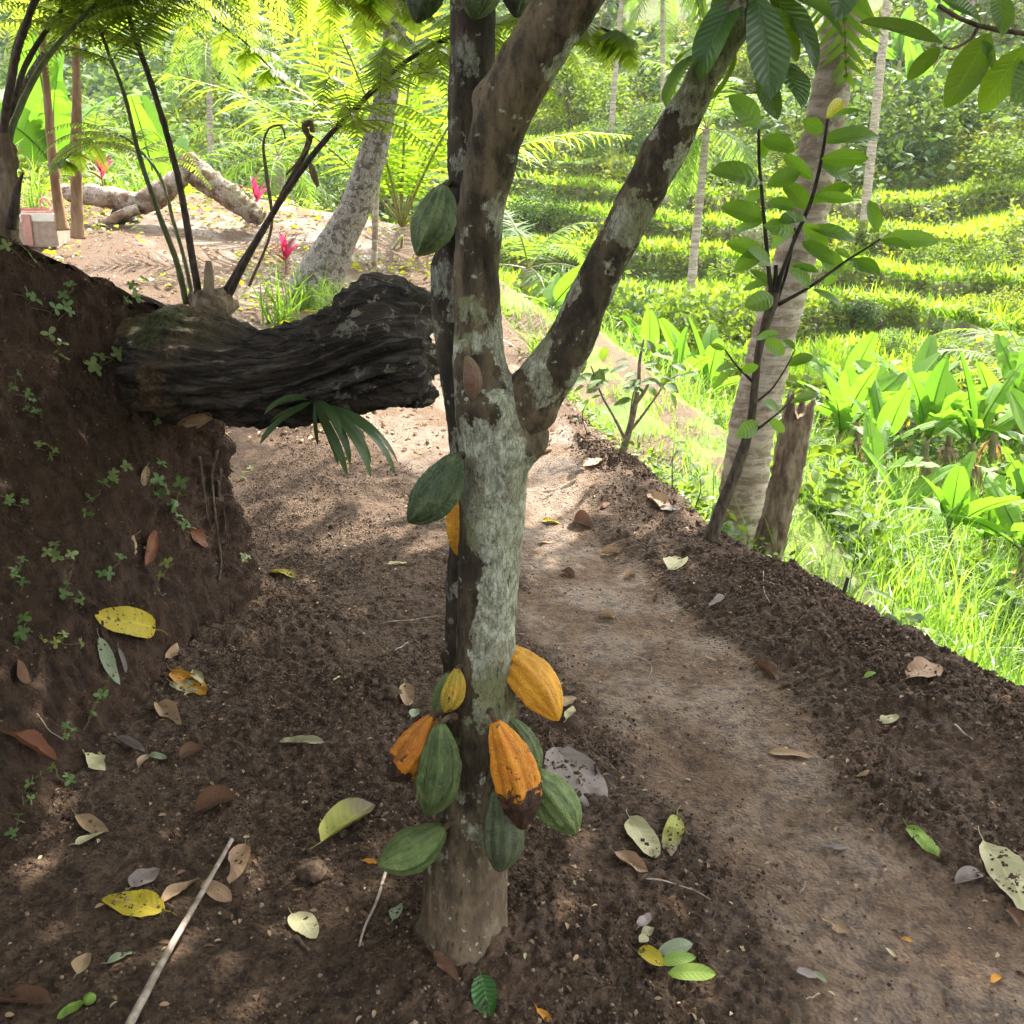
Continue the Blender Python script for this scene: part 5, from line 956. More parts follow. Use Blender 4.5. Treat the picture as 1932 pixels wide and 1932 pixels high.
# ---------------------------------------------------------------- palms across the valley
PL_ = [(1300, 26, 4.6, (.2, 0), 15, 2.6, .62, 'coconut palm seen between the right limb and the sapling', PALMLEAF), (1900, 22, .5, (.3, 0), 12, 2.4, .6, 'short palm with bleached fronds at the right edge', PALMLIT), (1960, 17, 1.2, (-.2, 0), 12, 2.4, .6, 'palm frond crown cut by the right edge above the bananas', PALMLEAF),
    (760, 11.5, .25, (0, 0), 13, 3.3, .62, 'young stemless coconut palm with upright fronds beside the bend', PALMLIT), (985, 17, 1.2, (.1, 0), 9, 1.8, .5, 'coconut palm half hidden behind the forked limb', PALMLEAF), (1150, 44, 7.5, (.4, 0), 14, 3.2, .7, 'distant coconut palm above the bright terraces', PALMLEAF), (1250, 46, 7., (-.3, 0), 14, 3.4, .7, 'distant coconut palm beside the right limb near the top', PALMLEAF),
    (300, 19, 2.4, (.2, 0), 14, 2.8, .65, 'coconut palm behind the garden log with low crown', PALMLEAF), (450, 23, 2.8, (.1, 0), 14, 3.0, .65, 'coconut palm in the hazy thicket above the garden log', PALMLEAF), (560, 30, 4., (-.3, 0), 14, 3.2, .7, 'hazy coconut palm left of the slanting trunk', PALMLEAF), (190, 26, 4., (.3, 0), 14, 3.2, .7, 'hazy coconut palm above the slender brown trunks', PALMLEAF), (60, 18, 2.2, (.1, 0), 14, 2.8, .65, 'coconut palm behind the shaggy tree fern', PALMLEAF),
    (400, 40, 5., (.3, 0), 14, 3.6, .75, 'far hazy coconut palm on the wooded slope', PALMLEAF), (660, 42, 5., (.2, 0), 14, 3.6, .75, 'far hazy coconut palm left of the dark cacao stem', PALMLEAF), (820, 34, 5., (-.2, 0), 14, 3.4, .7, 'hazy coconut palm behind the high green pod', PALMLEAF), (1830, 60, 6., (.2, 0), 14, 3.4, .7, 'far coconut palm behind the hanging bough', PALMLEAF)]
for i, (bx, by, h_, ln, nf, L_p, Lm, lab, lf) in enumerate(PL_):
    make_palm(ground_at(bx, by), h_, ln, nf, L_p, Lm, lab, .12 if h_ > 1 else .10, 60+i, lf, 2 if i % 2 else 0, **(dict(el0=1.5, el1=.75, sag=.75) if i == 3 else dict(el0=1.4, el1=.2, sag=1.4) if i == 1 else {}))
# thin pale poles far right
for bx, by, h_, w_, lab in [(1628, 34, 13, .16, 'thin straight pale trunk right of the thick coconut trunk'), (704, 10.6, 1.2, .035, 'thin pole standing beside the slanting mottled trunk')]:
    b = ground_at(bx, by); T_ = thing('slender_tree', b, lab, 'tree'); v, f, a = tube(smooth_path([b-[0, 0, .2], b+[.05, 0, h_*.5], b+[.12, 0, h_]], 20), np.linspace(w_, w_*.75, 20), 10, barkdisp(.01)); m = MB(); m.add(v, f, a); m.build('trunk', COCO, T_)
    if h_ > 5: mm = clump_mesh(1500, 8, .14, 9); mm.v = [x*2.4+b+[.1, 0, h_-.5] for x in mm.v]; mm.build('foliage', BUSH[3], T_)
# ---------------------------------------------------------------- bushes on the slopes
BU = [(1760, 44, 3.0, 0, 0, .9, 'large round bush above the right-hand rice strip'), (1700, 42, 1.9, 3, 0, .9, 'dark bush left of the large round one'), (1840, 42, 2.3, 2, 0, .8, 'pale yellow-green bush right of the large round one'), (1905, 40, 2.2, 0, 1, .9, 'bush at the right edge above the rice strip'), (1655, 46, 1.8, 1, 0, 1., 'bluish bush beside the thin pale trunk'), (1610, 27, .9, 3, 1, .8, 'dark bush low on the terraces beside the thick trunk'),
    (1690, 25, 1.0, 1, 1, .8, 'bluish bush on the middle terrace'), (1770, 24, 1.2, 0, 0, .7, 'bush on the terrace above the banana row'), (1850, 26, 1.3, 2, 1, .8, 'pale bush on the terrace at the right'), (1800, 30, 1.4, 0, 1, .8, 'feathery bright bush in the middle of the right-hand terraces'), (1900, 19.5, 1.5, 3, 0, .9, 'dark bush behind the banana row at the right edge'), (1560, 32, 1.2, 2, 0, .7, 'pale bush on the terrace left of the thick trunk top'),
    (1130, 21, 2.2, 1, 0, 1.2, 'tall airy bluish bush between the two limbs'), (1230, 20, 2.0, 0, 1, 1.1, 'airy green bush just right of the lower right limb'), (1060, 20, 1.5, 2, 1, 1., 'pale bush right of the forked trunk'), (1180, 15.5, 1.1, 3, 1, .9, 'dark bush below the airy ones'), (1105, 14.0, .8, 0, 0, .9, 'leafy bush beside the left end of the dirt ledge'), (1250, 17.5, 1.1, 1, 1, .9, 'bluish bush behind the dirt ledge'), (1010, 36, 1.7, 3, 0, .8, 'dark bush on the bright terraces beside the fork'), (1180, 44, 2.4, 1, 0, .9, 'bluish bush high on the bright terraces'), (1080, 50, 3., 0, 0, .9, 'bush at the top of the bright terraces'), (1400, 40, 2.2, 1, 1, .9, 'bluish bush behind the round-leaved sapling'), (1380, 30, 1.3, 0, 0, .8, 'bush behind the lower leaves of the sapling'), (1440, 52, 3., 2, 1, .9, 'pale bush high behind the sapling'),
    (560, 16, 1.2, 2, 1, .8, 'yellow-green bush left of the slanting trunk'), (250, 15, 1.3, 0, 0, .9, 'bush right behind the pale garden log'), (420, 17, 1.5, 1, 0, 1., 'bluish bush behind the raised end of the garden log'), (70, 14.5, 1.3, 2, 0, .9, 'yellow-green bush behind the tree fern'), (180, 22, 2.2, 1, 1, 1., 'bluish bush beyond the slender brown trunks'), (360, 28, 2.6, 0, 1, 1., 'tall bush in the garden thicket'), (520, 34, 3., 1, 0, 1., 'hazy bluish bush in the middle of the thicket'), (250, 36, 3.4, 0, 0, 1., 'hazy bush high in the left thicket'), (110, 32, 3., 3, 1, 1., 'hazy dark bush at the upper left'), (640, 30, 2.4, 2, 0, 1., 'pale bush behind the slanting trunk'), (720, 36, 2.8, 1, 1, 1., 'hazy bluish bush left of the dark cacao stem'), (820, 26, 1.8, 2, 1, 1., 'pale bush behind the young coconut palm'), (30, 24, 2.6, 0, 1, 1., 'bush at the left edge of the thicket')]
for (bx, by, s_, kd, vr, hz_, lab) in BU: bush(ground_at(bx, by)-[0, 0, .1], s_, kd, vr, lab, hz=hz_)
# ---------------------------------------------------------------- garden: pale fallen log, slender trunks, red cordylines, box
GLOG = bark_mat('weathered_wood', (.14, .085, .055), (.32, .22, .16), (.50, .44, .38), amt=.55, lscale=9., bump=.6, fine=16., stretch=(.5, 1, 1))
YG = 11.0
def gl(rows, n=70, ns=32, amp=.03): 
    c, r = ptube(rows, n); return tube(c, r, ns, barkdisp(amp))
b_ = at(230, 395, YG); GT = thing('fallen_log', b_, 'pale bleached fallen log with a raised crooked limb lying in the garden', 'log')
m = MB(); m.add(*gl([(112, 362, YG, 20), (150, 366, YG, 32), (205, 372, YG, 38), (262, 382, YG, 40), (300, 368, YG, 44), (335, 340, YG, 36), (352, 322, YG, 22)])); m.build('trunk', GLOG, GT)
m = MB(); m.add(*gl([(352, 290, YG+.1, 22), (362, 318, YG+.1, 46), (395, 342, YG+.1, 46), (440, 375, YG+.1, 44), (475, 400, YG+.1, 38), (496, 415, YG+.1, 26)])); m.build('limb', GLOG, GT)
m = MB(); m.add(*gl([(262, 395, YG-.1, 22), (230, 405, YG-.15, 20), (198, 420, YG-.2, 14), (182, 428, YG-.2, 6)], 40, 16, .012)); m.build('limb', GLOG, GT)
gb = hit(235, 418, (GB,)); v, f, a = tube(np.array([[0, 0, -.05], [0, 0, .06], [0, 0, .16]])+gb[0], [.13, .14, .09], 20, barkdisp(.03)); m = MB(); m.add(v, f, a); tag(m.build('rock', plain_mat('dark_rock', (.04, .035, .03), (.10, .09, .08), 12., .9, .8, .02), origin=gb[0]), 'dark stone propping up the pale garden log', 'rock')
STR = plain_mat('ginger_bark', (.16, .085, .045), (.30, .19, .11), 14., .85, .6, .015, (1, 1, .25))
for rws, lab in [([(118, 435, 8.4, 26), (112, 400, 8.4, 20), (100, 300, 8.4, 18), (90, 190, 8.4, 15), (84, 120, 8.4, 14), (78, 20, 8.4, 13), (72, -160, 8.4, 12)], 'left and thinner of two slender brown trunks by the garden box'), ([(147, 450, 8.2, 28), (146, 420, 8.2, 22), (143, 300, 8.2, 21), (145, 180, 8.2, 16), (143, 90, 8.2, 13), (142, -40, 8.2, 12), (146, -200, 8.2, 12)], 'right and thicker of two slender brown trunks by the garden box')]:
    T_, c, r = trunk_thing('slender_tree', rws, lab, 'tree', STR, .008, 20)
    mm = clump_mesh(1400, 8, .16, 19); mm.v = [x*1.5+c[-1]-[0, 0, .5] for x in mm.v]; mm.build('foliage', BUSH[2], T_)
    md2 = MB(); mr2 = MB()
    for k in range(7): frond(md2, mr2, arc(c[95]+[0, 0, .1*k/7], k*.9+.3, .9, .7, 1.6), 24, .28, .7)
    md2.build('leaf_fan', PALMLIT, T_); mr2.build('leaf_stalk', STR, T_)
RED = leaf_mat('cordyline_leaf', (.22, .012, .040), (.36, .03, .08), tr=(.75, .06, .16), trf=.45, rough=.4, veins=0)
REDD = leaf_mat('cordyline_old_leaf', (.10, .045, .03), (.18, .07, .05), trf=.3, rough=.6, veins=0)
def cordyline(px_, Y, h, L, label, dark=0, topx=None):
    b = ground_at(px_, Y); o = thing('cordyline', b, label, 'plant'); t = b+[.02, 0, h]; v, f, a = tube(smooth_path([b-[0, 0, .1], lerp(b, t, .5)+[.01, 0, 0], t], 12), np.linspace(.014, .010, 12), 8); m = MB(); m.add(v, f, a); m.build('stem', STR, o)
    for i in range(8):
        az = i*2.4; el = lerp(1.4, .2, i/8); d = np.array([math.cos(az)*math.cos(el), math.sin(az)*math.cos(el), math.sin(el)]); leaf_part(o, t-[0, 0, .03*i*h], t-[0, 0, .03*i*h]+d*L*(1 if i < 6 else .8), (-d[0]*.5, -d[1]*.5, 1.), RED if (i < 6 and not dark) or i < 3 else REDD, None, .26, i, .7, nL=7)
cordyline(196, 11.6, .42, .30, 'bright red cordyline standing behind the pale garden log'); cordyline(484, 11.4, .30, .26, 'red cordyline at the foot of the raised garden limb'); cordyline(537, 9.8, .18, .26, 'small pink-red cordyline near the ferny tussock'); cordyline(618, 6.9, .30, .24, 'dark red cordyline drooping before the grassy tussock', 1)
# grassy tussock on the bend, and grass fans
tb_ = ground_at(655, 7.6); TU = thing('tussock', tb_, 'earthy tussock overgrown with thin grass at the bend of the path', 'tussock')
u_ = np.linspace(0, 1, 30); v, f, a = tube(tb_+np.stack([0*u_, 0*u_, -.1+u_*.62], 1), .21*np.sqrt(np.clip(1-(u_*.98)**3, .001, 1)), 40, lambda V_, D_, u, v_: .045*fbm(V_*6, 3, 401)+.02*fbm(V_*20, 3, 402)); m = MB(); m.add(v, f, a); m.build('earth_core', plain_mat('tussock_earth', (.05, .035, .02), (.13, .09, .05), 20., .95, 1., .03), TU)
k = 500; th = rng.uniform(0, 6.28, k); zz = rng.uniform(.1, .56, k); P = tb_+np.stack([np.cos(th)*.19, np.sin(th)*.19, zz], 1); m = MB(); grass_patch(P, .20, .006, GRASS, '', '', bends=(1.2, 1.9, 2.4), lean=.6, coll=m); m.build('grass', GRASS, TU)
for px_, Y, h_, n_b, lab in [(530, 8.3, .55, 60, 'arching grass tuft left of the tussock'), (1020, 8.2, .55, 50, 'upright grass tuft just right of the fork'), (300, 12.2, .5, 60, 'grassy tuft behind the pale garden log'), (250, 12.0, .45, 50, 'grassy tuft beside the bright red cordyline'), (575, 8.9, .4, 40, 'short grass tuft right behind the arching one'), (70, 11.5, .7, 50, 'tall grass tuft behind the garden box')]:
    b = ground_at(px_, Y); m = MB(); grass_patch(b+np.stack([.06*rng.normal(size=n_b), .06*rng.normal(size=n_b), np.zeros(n_b)], 1), h_, .014, GRASS, '', '', bends=(.6, 1.2, 1.9, 2.3), lean=.28, nseg=6, coll=m); tag(m.build('grass_tuft', GRASS, origin=b), lab, 'grass')
# pinkish box with a scrolled lid
bx = hit(78, 462, (GB,)); bp = bx[0] if bx else ground_at(78, 8.4)
BXM = plain_mat('pink_painted_wood', (.36, .17, .14), (.46, .25, .20), 9., .6, .2); BXG = plain_mat('box_concrete', (.26, .19, .15), (.34, .26, .21), 20., .8, .3); WHT = plain_mat('white_panel', (.62, .58, .5), (.72, .68, .62), 12., .6, .1)
BX = thing('garden_box', bp, 'low concrete garden box with pink scrolled rails behind the earth bank', 'box')
def boxmesh(c, s, bev=.006):
    import bmesh
    bm = bmesh.new(); bmesh.ops.create_cube(bm, size=1); 
    for v_ in bm.verts: v_.co = Vector((v_.co.x*s[0], v_.co.y*s[1], v_.co.z*s[2]))
    bmesh.ops.bevel(bm, geom=list(bm.edges), offset=bev, segments=2, affect='EDGES'); bm.verts.index_update()
    V = np.array([v_.co[:] for v_ in bm.verts])+np.asarray(c); q = [[x.index for x in f_.verts] for f_ in bm.faces]; bm.free()
    return V, [np.array([x for x in q if len(x) == n_]) for n_ in set(map(len, q))]
def bxp(name, c, s, mat, par=None):
    v, f = boxmesh(np.asarray(c)+bp, s); m = MB(); m.add(v, f); return m.build(name, mat, par or BX, smooth=False)
bxp('body', (.02, 0, .10), (.44, .30, .24), BXG); bxp('panel', (.02, -.02, .262), (.42, .26, .08), WHT); bxp('post', (-.04, -.16, .14), (.09, .02, .30), BXM); bxp('rail', (.0, -.02, .316), (.46, .10, .024), BXM); bxp('rail', (-.06, .08, .345), (.34, .08, .024), BXM)
for sx, sy, sz in ((.20, -.02, .30), (.04, .10, .40)):
    th = np.linspace(-.2, 4.2, 24); c = bp+np.stack([sx+.045*np.cos(th), np.full(24, sy), sz+.045*np.sin(th)], 1); v, f, a = tube(c, .016, 10); m = MB(); m.add(v, f, a); m.build('scroll', BXM, BX)
# sapling on the ledge and weeds at the edge
YL = 5.9; lb = at(1172, 868, YL); LS = thing('sapling', lb, 'small branching sapling at the drop just right of the fork', 'sapling'); PALES = plain_mat('pale_sapling_bark', (.12, .085, .06), (.26, .2, .15), 40., .85, .5)
for rws in ([(1166, 880, YL, 17), (1185, 820, YL, 13), (1198, 765, YL, 10), (1205, 720, YL, 8), (1207, 680, YL, 6), (1215, 640, YL, 4)], [(1180, 830, YL, 7), (1160, 790, YL, 5), (1135, 745, YL, 4), (1115, 690, YL, 3)], [(1200, 760, YL, 8), (1215, 740, YL, 7), (1228, 715, YL, 3)], [(1188, 815, YL, 6), (1215, 780, YL, 5), (1240, 745, YL, 4), (1258, 720, YL, 3), (1285, 705, YL, 3)], [(1188, 800, YL, 5), (1192, 760, YL, 3), (1200, 720, YL, 3)]): twig_tube(LS, rws, 'stem' if rws[0][0] == 1166 else 'branch', 24, PALES)
SAP2 = leaf_mat('ledge_sapling_leaf', (.06, .115, .022), (.10, .165, .025), trf=.4, rough=.55, spec=.25, veins=8)
for i in range(50):
    j_ = rng.integers(0, 5); a_ = [(1207, 690), (1122, 715), (1225, 720), (1250, 728), (1200, 735)][j_]; p0 = at(a_[0]+rng.normal()*16, a_[1]+rng.normal()*18-10, YL+.1*rng.normal()); d = unit(np.array([rng.normal(), .6*rng.normal()-.2, .35*rng.normal()-.1])); leaf_part(LS, p0, p0+d*rng.uniform(.08, .14), (.3*rng.normal(), -.5, 1.), SAP2, None, .45, i, .5, nL=6)
def weed(px_, py_, Y, h_, n_l, L_p, label, mat=None, name='weed_plant', lean=(0, 0), wd=.4):
    b = at(px_, py_, Y); b[2] = down(b[0], b[1]); o = thing(name, b, label, 'weed'); t = b+[lean[0], lean[1], h_]; c = smooth_path([b-[0, 0, .03], lerp(b, t, .5)+.02*rng.normal(size=3), t], 20); v, f, a = tube(c, np.linspace(.0045, .0015, 20), 7); m = MB(); m.add(v, f, a); m.build('stem', TWIG, o)
    for i in range(n_l):
        p0 = c[int(lerp(4, 19, i/max(1, n_l-1)))]; az = i*2.4+rng.random(); d = np.array([math.cos(az), math.sin(az), rng.uniform(-.1, .6)]); leaf_part(o, p0, p0+unit(d)*L_p*rng.uniform(.7, 1.1), (0, -.3, 1.), mat or SAP2, None, wd, i, .7, nL=6)
weed(1352, 1010, 4.75, .07, 3, .14, 'broad-leaved seedling at the foot of the thick pale trunk', SAPL, wd=.75)
weed(1610, 1130, 4.6, .75, 10, .16, 'tall weed with long leaves right of the broken stump', lean=(.02, .05), wd=.25); weed(1660, 1140, 4.6, .55, 8, .15, 'shorter long-leaved weed beside the tall one in the grass', lean=(.10, .05), wd=.25)
weed(1110, 835, 6.1, .22, 6, .10, 'little weed with one orange leaf at the edge below the fork'); weed(1060, 790, 7.0, .2, 6, .10, 'small leafy weed just right of the fork at the path edge'); weed(1270, 900, 5.2, .26, 8, .09, 'bushy small weed by the ledge left of the sapling foot', wd=.35); weed(1310, 940, 5.0, .24, 8, .09, 'ferny small weed nearest the sapling foot', wd=.28); weed(1400, 1010, 4.7, .18, 6, .09, 'leafy weed at the foot of the broken stump', wd=.35)
weed(1700, 1240, 3.5, .11, 3, .11, 'single broad-leaved seedling at the grassy drop edge', SAPL, wd=.8); weed(1570, 1150, 3.9, .02, 2, .03, 'tiny sprout beside the dark stake')
c, r = ptube([(1580, 1162, 3.75, 9), (1590, 1125, 3.75, 8), (1600, 1090, 3.75, 7)], 14); v, f, a = tube(c, r, 10, barkdisp(.001)); m = MB(); m.add(v, f, a); tag(m.build('stake', SAPDK, origin=c[0]), 'short dark stake poking up at the edge of the drop', 'stake')
TS = thing('dead_seedling', at(1845, 1440, 2.62), 'leafless forked twig standing in the loose soil at the right edge', 'twig')
for rws in ([(1842, 1452, 2.62, 7), (1855, 1400, 2.62, 6), (1862, 1350, 2.62, 5)], [(1862, 1352, 2.62, 4), (1855, 1325, 2.62, 3), (1845, 1312, 2.62, 3)], [(1862, 1352, 2.62, 4), (1880, 1335, 2.62, 3), (1890, 1327, 2.62, 2)]): twig_tube(TS, rws, 'twig', 14, SAPBARK)
# ================================================================ litter on the path
def dead_mat(name, c1, c2, spots=None, amt=-.04, veins=9, rough=.65, trf=.12, tipc=None, vk=.28): return leaf_mat(name, c1, c2, tr=c2, trf=trf, rough=rough, veins=veins, spots=spots, spot_amt=amt, tipc=tipc, spec=.3, vk=vk)
LM = dict(
    yellow=dead_mat('yellow_leaf', (.40, .31, .022), (.47, .38, .03), (.06, .04, .015), .03), ygreen=dead_mat('yellow_green_leaf', (.30, .30, .06), (.38, .36, .08), (.09, .07, .03), -.02, tipc=(.17, .13, .08)),
    pale=dead_mat('pale_leaf', (.42, .38, .20), (.50, .46, .27), (.14, .10, .05), -.03), tan=dead_mat('tan_leaf', (.34, .22, .12), (.42, .29, .17), (.10, .06, .03), -.05), pink=dead_mat('pinkish_leaf', (.32, .19, .105), (.38, .25, .15), (.14, .07, .04), -.05),
    brown=dead_mat('brown_leaf', (.12, .062, .034), (.19, .10, .055), (.04, .02, .012), -.04), rust=dead_mat('rusty_leaf', (.17, .062, .028), (.23, .09, .04), (.05, .02, .01), -.04), grey=dead_mat('grey_leaf', (.21, .165, .145), (.28, .225, .20), (.09, .07, .05), -.09),
    orange=dead_mat('orange_leaf', (.48, .20, .025), (.55, .27, .03), (.12, .05, .02), -.06), green=leaf_mat('fresh_green_leaf', (.035, .105, .022), (.05, .13, .028), trf=.1, rough=.3, veins=9, spots=(.07, .04, .025), spot_amt=-.10), lime=dead_mat('lime_leaf', (.16, .26, .04), (.22, .31, .05)), sage=dead_mat('sage_leaf', (.22, .26, .15), (.27, .30, .18), (.10, .10, .05), -.04),
    olive=dead_mat('olive_leaf', (.30, .27, .15), (.36, .33, .19), (.12, .10, .05), -.04))
def surf(p, n, trees=(GB, BB)):
    best = None
    for t in trees:
        r = t.ray_cast(Vector(p+n*.06), Vector(-n), .16)
        if r[0] is not None and (best is None or r[3] < best[1]): best = (np.array(r[0]), r[3])
    return best[0] if best else p
NLEAF = [0]
def fallen(a, b, wd, mat, label, curl=.35, lift=0., bite=None, fold=.05, roll=0., group='fallen leaves on the ground', name='fallen_leaf', stalk=True, side=0., trees=(GB, BB)):
    ha, hb = hit(*a, trees), hit(*b, trees)
    if ha is None or hb is None: return None
    if np.linalg.norm(ha[0]-hb[0]) > .5: print('LONG LEAF', label); return None
    mx_, my_ = (a[0]+b[0])/2, (a[1]+b[1])/2; qx, qy = -(b[1]-a[1])*wd/2, (b[0]-a[0])*wd/2; h1, h2 = hit(mx_+qx, my_+qy, trees), hit(mx_-qx, my_-qy, trees)
    p0, p1 = ha[0], hb[0]
    if h1 is not None and h2 is not None: wd = float(np.clip((wd*np.linalg.norm(h1[0]-h2[0])/np.linalg.norm(p1-p0))**.5*.86, .14, .8))
    n = unit(ha[1]+hb[1]); n = unit(n+np.array([0, 0, .8])) if abs(n[2]) > .5 else n; L = np.linalg.norm(p1-p0); NLEAF[0] += 1; sd = NLEAF[0]
    v, f, at2 = leaf_t(12, 3, 1, wd, .62, .7, .15, fold, .05, 8., 0, bite=bite, curl=curl, seed=sd)
    d = unit(p1-p0-n*((p1-p0) @ n)); y = np.cross(n, d); ca, sa = math.cos(roll), math.sin(roll)
    tw = rng.uniform(-.55, .55); curl_ = 0; out = np.zeros_like(v)
    for i, q in enumerate(v*L):
        ra = roll+tw*(q[0]/L-.4)*1.6; ca, sa = math.cos(ra), math.sin(ra); yy, zz = q[1]*ca-q[2]*sa, q[1]*sa+q[2]*ca
        flat = p0+d*q[0]+y*yy; s = surf(flat, n, trees); hs_ = float((s-flat) @ n)
        out[i] = flat+n*max(hs_+.0035, .6*hs_+zz+.006+lift*math.sin(math.pi*min(1, q[0]/L)))
    at2 = at2.copy(); at2[:, 2] = rng.random(); m = MB(); m.add(out, f, at2)
    if stalk:
        c = smooth_path([out[3]+(out[3]-out[10])*.0, out[3]-d*L*.10+n*.004, out[3]-d*L*.2+n*.002+y*L*.03], 8); v2, f2, a2 = tube(c, np.linspace(.0013, .0009, 8), 5); a2[:, 0] = 1; a2[:, 1] = .5; m.add(v2, f2, a2)
    c0 = out.mean(0); o = m.build(name, LM[mat], origin=c0); return tag(o, label, 'leaf', group)
def torn(seed, amt=.5):
    def f(t, s):
        q = np.stack([t*2.6+0*s, np.sign(s)*2.3+0*t, 0*t*s+seed*1.37], -1); q2 = q*np.array([5, 1, 1])
        return 1-amt*np.clip(sstep(.0, .35, fbm(q, 1, seed))+.35*fbm(q2, 2, seed+3), 0, 1)
    return f
